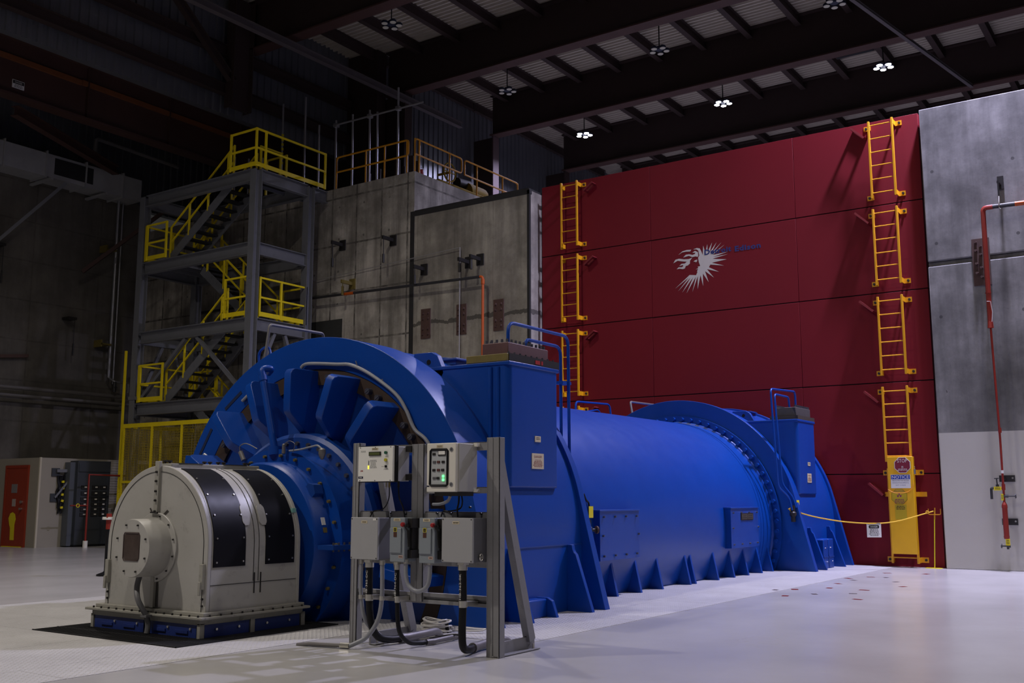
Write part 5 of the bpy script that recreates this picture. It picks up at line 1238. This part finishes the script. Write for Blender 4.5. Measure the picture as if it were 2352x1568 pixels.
# disconnect switches
for y0, y1, lb in ((6.592, 6.777, 'grey disconnect switch with red knob, left of the middle post of the rack'), (6.221, 6.41, 'grey disconnect switch with red knob, right of the middle post of the rack')):
    t = thing('disconnect_switch', lb, 'switch box', (7.85, (y0 + y1) / 2, .835)); yc = (y0 + y1) / 2
    build('case', MB().box(7.80, 7.985, y0 + .004, y1 - .004, .836, 1.256), BOXB, t, .004)
    build('cover', MB().box(7.78, 7.805, y0, y1, .834, 1.258), BOXB, t, .006)
    build('raised_panel', MB().box(7.766, 7.782, y0 + .035, y1 - .006, .92, 1.16), BOXB, t, .006)
    lab(None, yc + .005, 1.237, 7.78, .085, .028, t, 2)
    yb = yc + .015
    q = MB(); slab(q, (7.766, yb, 1.143), *RX, .04, .04, .003); s = build('warning_label', q, TAGY, t, label='yellow and black emblem label')
    q = MB(); q.ring([(yb + a * .014, 1.143 + b * .015) for a, b in ((-1, -1), (1, -1), (1, 1), (-1, 1))], [(yb + a * .006, 1.143 + b * .007) for a, b in ((-1, -1), (1, -1), (1, 1), (-1, 1))], 'x', 7.761, 7.763); q.box(7.7605, 7.763, yb - .003, yb + .003, 1.140, 1.147); build('emblem', q, INK, s)
    q = MB(); slab(q, (7.766, yb, 1.095), *RX, .04, .045, .003); build('rating_label', q, mat('ink_rust', (.08, .025, .012), .5, 0, 0), t)
    lab(None, y0 + .045, .885, 7.78, .055, .026, t, 1, mat('label_pink', (.52, .36, .30), .5, 0, 0))
    h = build('handle', MB().bar((7.765, y0 + .0, 1.19), (7.79, y0 - .035, 1.13), .012, .014).bar((7.79, y0 - .035, 1.14), (7.80, y0 - .04, .98), .012, .02).cyl((7.79, y0 - .02, 1.18), (7.84, y0 - .01, 1.18), .012), DARKM, t)
    build('knob', MB().lathe([(7.745, .0), (7.745, .016), (7.755, .022), (7.775, .022), (7.785, .01)], (y0 + .012, 1.192), 14), INKR, h, label='red knob')
    build('side_gear', MB().box(7.83, 7.97, y0 - .05, y0 + .006, 1.16, 1.25).box(7.83, 7.97, y0 - .05, y0 + .006, .87, .95).box(7.86, 7.95, y0 - .03, y0 + .006, .95, 1.16), DARKM, t, .004)
# black conduits with stencilled numbers, couplings and floor stubs
def conduit(y, r, zt, path, code, lb, coup, stub, zc=.845):
    t = thing('black_conduit', lb, 'conduit', (7.9, y, 0))
    build('hose', MB().tube(smoothpath(path, 8), r, 16), BLACK, t)
    build('collar', MB().cyl((7.80, y, zt - .07), (7.80, y, zt), r * 1.25, n=12).cyl((7.80, y, zt - .02), (7.80, y, zt + .004), r * 1.7, n=6), CHROME, t)
    if code:
        m = MB(); text(m, code, (7.80 - r - .001, y - .008, zt - .335), (0, 0, 1), (0, 1, 0), .022, .235, .0, 'L'); build('stencil', m, WHITE, t)
    z = .48; build('clamp', MB().cyl((7.80, path[1][1], z - .03), (7.80, path[1][1], z + .03), r * 1.15, n=12).box(7.80, 7.97, path[1][1] - r * 1.4, path[1][1] + r * 1.4, z - .02, z + .02), CHROME, t)
    a, b = Vector(coup[0]), Vector(coup[1]); build('coupling', MB().cyl(a, b, r * 1.3, n=18).cyl(b, b + (b - a) * .6, r * 1.2, n=18), PIPEG, t)
    build('floor_pipe', MB().tube(smoothpath(stub, 5), r * 1.15, 16), PIPEG, t)
conduit(7.055, .036, .84, [(7.80, 7.055, .80), (7.80, 7.052, .5), (7.81, 7.03, .24), (7.90, 7.02, .10), (8.06, 7.0, .055), (8.22, 6.99, .05)], 'HB-365-DC', 'thick black conduit stencilled HB-365-DC under the left junction box', ((8.20, 6.99, .05), (8.27, 6.985, .05)), [(8.28, 6.985, .05), (8.6, 6.99, .055), (8.82, 7.02, .05), (8.92, 7.05, .0)])
conduit(6.697, .022, .83, [(7.80, 6.697, .79), (7.80, 6.69, .5), (7.82, 6.68, .20), (7.95, 6.68, .07), (8.13, 6.68, .035), (8.24, 6.66, .035)], 'HB-364-DC', 'thinner black conduit stencilled HB-364-DC under the left switch', ((8.22, 6.665, .035), (8.29, 6.65, .035)), [(8.30, 6.65, .035), (8.55, 6.66, .038), (8.8, 6.70, .03), (8.88, 6.72, .0)])
conduit(5.90, .036, .855, [(7.80, 5.90, .80), (7.80, 5.895, .5), (7.81, 5.91, .22), (7.86, 5.93, .08), (7.98, 5.95, .05), (8.10, 6.0, .05)], 'HB-362-0K', 'thick black conduit stencilled HB-362-0K under the right junction box', ((8.08, 5.99, .05), (8.15, 6.01, .05)), [(8.16, 6.01, .05), (8.42, 6.05, .055), (8.68, 6.05, .05), (8.80, 6.06, .0)])
def flex(pts, r, lb, ends=True):
    t = thing('grey_conduit', lb, 'conduit', tuple(pts[0][:2]) + (0,)); build('hose', MB().tube(smoothpath(pts, 7), r, 14), FLEX, t)
    p = Vector(pts[0]); build('fitting', MB().cyl(p, p + Vector((0, 0, .04)), r * 1.3, n=8), CHROME, t)
    return t
t = flex([(7.80, 7.165, .80), (7.80, 7.16, .5), (7.84, 7.13, .25), (7.96, 7.08, .12), (8.1, 7.08, .04)], .020, 'grey flexible conduit leftmost under the left junction box, running back to the floor')
build('clamp', MB().cyl((7.80, 7.16, .46), (7.80, 7.16, .50), .025).box(7.80, 7.97, 7.14, 7.18, .47, .49), CHROME, t)
t = flex([(7.80, 6.889, .80), (7.80, 6.885, .5), (7.79, 6.92, .28), (7.73, 7.0, .12), (7.66, 7.10, .05), (7.63, 7.145, .03)], .022, 'grey flexible conduit curving left from the left junction box to the floor')
build('clamp', MB().cyl((7.80, 6.885, .46), (7.80, 6.885, .50), .027).box(7.80, 7.97, 6.86, 6.91, .47, .49), CHROME, t)
build('fitting', MB().cyl((7.63, 7.14, .03), (7.61, 7.24, .03), .027, n=8), CHROME, t); build('floor_pipe', MB().tube([(7.61, 7.24, .028), (7.54, 7.6, .024), (7.52, 7.74, .006)], .02, 8), PIPEG, t)
t = flex([(7.82, 6.605, .82), (7.82, 6.60, .70), (7.82, 6.56, .61), (7.82, 6.455, .565), (7.82, 6.345, .61), (7.82, 6.31, .70), (7.82, 6.305, .82)], .020, 'grey conduit hanging in a loop between the two switches')
p = (7.82, 6.305, .82); build('fitting', MB().cyl(p, (p[0], p[1], .86), .026, n=8), CHROME, t)
def cable(pts, r, m, lb): single('signal_cable', MB().tube(smoothpath(pts, 6), r, 6), m, lb, 'cable')
cable([(7.84, 6.73, 1.55), (7.84, 6.72, 1.45), (7.85, 6.68, 1.36), (7.87, 6.67, 1.26)], .007, BLACK, 'black cable from the analyser down to the left switch')
cable([(7.84, 6.85, 1.55), (7.84, 6.85, 1.46), (7.86, 6.90, 1.38), (7.9, 7.0, 1.33), (7.92, 7.12, 1.315), (7.9, 7.15, 1.26)], .006, BLACK, 'black cable from the analyser curving left to the left junction box')
cable([(7.84, 6.89, 1.55), (7.85, 6.9, 1.47), (7.87, 6.88, 1.38), (7.88, 6.87, 1.26)], .004, FLEX, 'thin pale cable from the analyser to the left junction box')
cable([(7.84, 5.98, 1.47), (7.84, 5.985, 1.40), (7.84, 6.0, 1.34), (7.85, 6.0, 1.27)], .009, BLACK, 'black cable from the relay cabinet to the right junction box')
cable([(7.84, 5.95, 1.47), (7.84, 5.94, 1.41), (7.86, 5.98, 1.35), (7.86, 6.08, 1.325), (7.86, 6.18, 1.32), (7.86, 6.21, 1.27)], .007, BLACK, 'black cable from the relay cabinet looping to the right switch')
cable([(7.86, 6.10, 1.47), (7.9, 6.16, 1.42), (7.95, 6.28, 1.39), (8.0, 6.42, 1.385)], .016, FLEX, 'grey hose bending out below the relay cabinet')
# coil of white cable on the floor
t = thing('cable_coil', 'coil of white cable lying on the floor behind the rack', 'cable', (9.2, 7.3, 0))
rn = random.Random(5)
for k in range(12):
    a = rn.uniform(.16, .21); b = rn.uniform(.09, .13); z0 = .015 + .010 * k; cx = 9.15 + rn.uniform(-.02, .02); cy = 7.28 + rn.uniform(-.02, .02)
    build('loop', MB().tube([(cx + .55 * a * cos(q) + .2 * a * sin(q), cy + a * sin(q), z0 + .012 * sin(q * 2 + k)) for q in [i * pi / 12 for i in range(24)]], .010, 6, True), CABLEW, t)
build('tie', MB().cyl((9.1, 7.08, .0), (9.1, 7.10, .12), .02), BLACK, t)
build('tail', MB().tube(smoothpath([(9.15, 7.10, .05), (9.2, 6.95, .06), (9.25, 6.8, .05), (9.3, 6.72, .05)], 5), .009, 6).tube(smoothpath([(9.15, 7.10, .05), (9.18, 6.9, .03), (9.25, 6.75, .035), (9.3, 6.72, .05)], 5), .009, 6), CABLEW, t)
cable([(8.5, 6.85, .03), (8.62, 6.75, .05), (8.68, 6.62, .06), (8.7, 6.55, .01)], .01, DARKM, 'short dark cable arching over the floor pipes behind the rack')
# red marks on the floor
for k, (x, y) in enumerate(((16.18, 6.03), (15.34, 5.57), (16.5, 5.83), (15.86, 5.3), (18.0, 5.6), (19.26, 5.8), (18.9, 5.6), (15.4, 4.52), (16.98, 4.87), (16.27, 4.84), (19.8, 5.55), (21.0, 5.57), (18.94, 4.88), (18.0, 4.53), (21.19, 4.89), (19.86, 5.29), (17.06, 5.45))):
    m = MB(); w = .05 + .008 * ((k * 7) % 3); rect(m, (x, y, .0055 if y > 5.93 else .0015), (cos(k * .2), sin(k * .2), 0), (-sin(k * .2), cos(k * .2), 0), w * 2.4, w * 1.7)
    single('floor_mark', m, PAINTR if k % 3 else mat('dark_mark', (.05, .03, .035), .8, 0, 0, spec=.1), 'small painted layout mark on the floor before the red wall', 'floor mark', 'painted marks on the floor')

# ================================================================== LAMPS
def lamp(x, y, w, col, lb, grp):
    t = thing('high_bay_lamp', lb, 'lamp', (x, y, LAMP_Z), grp)
    build('cord', MB().tube(smoothpath([(x, y, LAMP_Z + .1), (x, y, LAMP_Z + .9), (x + .05, y + .02, LAMP_Z + 1.5), (x, y, 17.7)], 3), .02, 6), BLACK, t)
    build('hub', MB().lathez([(.12, LAMP_Z + .02), (.14, LAMP_Z + .06), (.10, LAMP_Z + .14)], (x, y), 12), LAMPB, t)
    for k in range(5):
        a = 2 * pi * k / 5 + .3; px, py = x + .24 * cos(a), y + .24 * sin(a)
        build('arm', MB().bar((x, y, LAMP_Z + .08), (px, py, LAMP_Z + .08), .05, .04), LAMPB, t)
        h = build('lamp_head', MB().lathez([(.105, LAMP_Z), (.11, LAMP_Z + .05), (.08, LAMP_Z + .09)], (px, py), 14), LAMPB, t)
        build('lens', MB().lathez([(.092, LAMP_Z - .012), (.096, LAMP_Z - .001)], (px, py), 14), LAMPON if w else LAMPOFF, h)
    if w:
        ld = bpy.data.lights.new('high_bay_light', 'AREA'); ld.shape = 'DISK'; ld.size = .6; ld.energy = w; ld.color = col; ld.spread = radians(150)
        lo = bpy.data.objects.new('high_bay_light', ld); COL.objects.link(lo); lo.parent = t; lo.location = (0, 0, -.03)
    return t
LL = ['lit high-bay lamp, leftmost of the row of three over the red wall', 'lit high-bay lamp, middle of the row of three over the red wall', 'lit high-bay lamp, rightmost and largest of the row of three',
      'unlit high-bay lamp nearest the wall in the middle ceiling bay', 'unlit high-bay lamp in the centre of the middle ceiling bay', 'unlit high-bay lamp at the top edge right of centre', 'unlit high-bay lamp at the upper left of the ceiling',
      'lit high-bay lamp above the right end of the red wall', 'added fill lamp, out of view over the open floor at the right', 'lit high-bay lamp above the near end of the generator', 'lit high-bay lamp over the near left floor', 'added fill lamp, out of view over the camera', 'added fill lamp, out of view over the near right floor']
for (x, y, w, c), lb in zip(LAMPS, LL): lamp(x, y, w, c, lb, 'high-bay ceiling lamps')
# loose conduits and vents in the roof
single('roof_conduit', MB().ibeam((27.5, 8.2, 16.0), (38.3, 6.3, 16.0), .1, .12), mat('strut_grey', (.09, .075, .075), .6, 0, .2), 'long thin brace crossing under the girders beside the rightmost lit lamp', 'brace')
for x, y, lb in ((35.6, 9.8, 'dark louvred roof vent left of the rightmost lit lamp'), (41.0, 8.6, 'dark roof vent low above the red wall')):
    t = thing('roof_vent', lb, 'vent', (x, y, 17.3)); build('frame', MB().box(x - .9, x + .9, y - .7, y + .7, 17.4, 17.70), BROWNJ, t)
    m = MB()
    for k in range(6): m.box(x - .85 + .3 * k, x - .7 + .3 * k, y - .65, y + .65, 17.36, 17.40)
    build('louvres', m, STEELD, t)
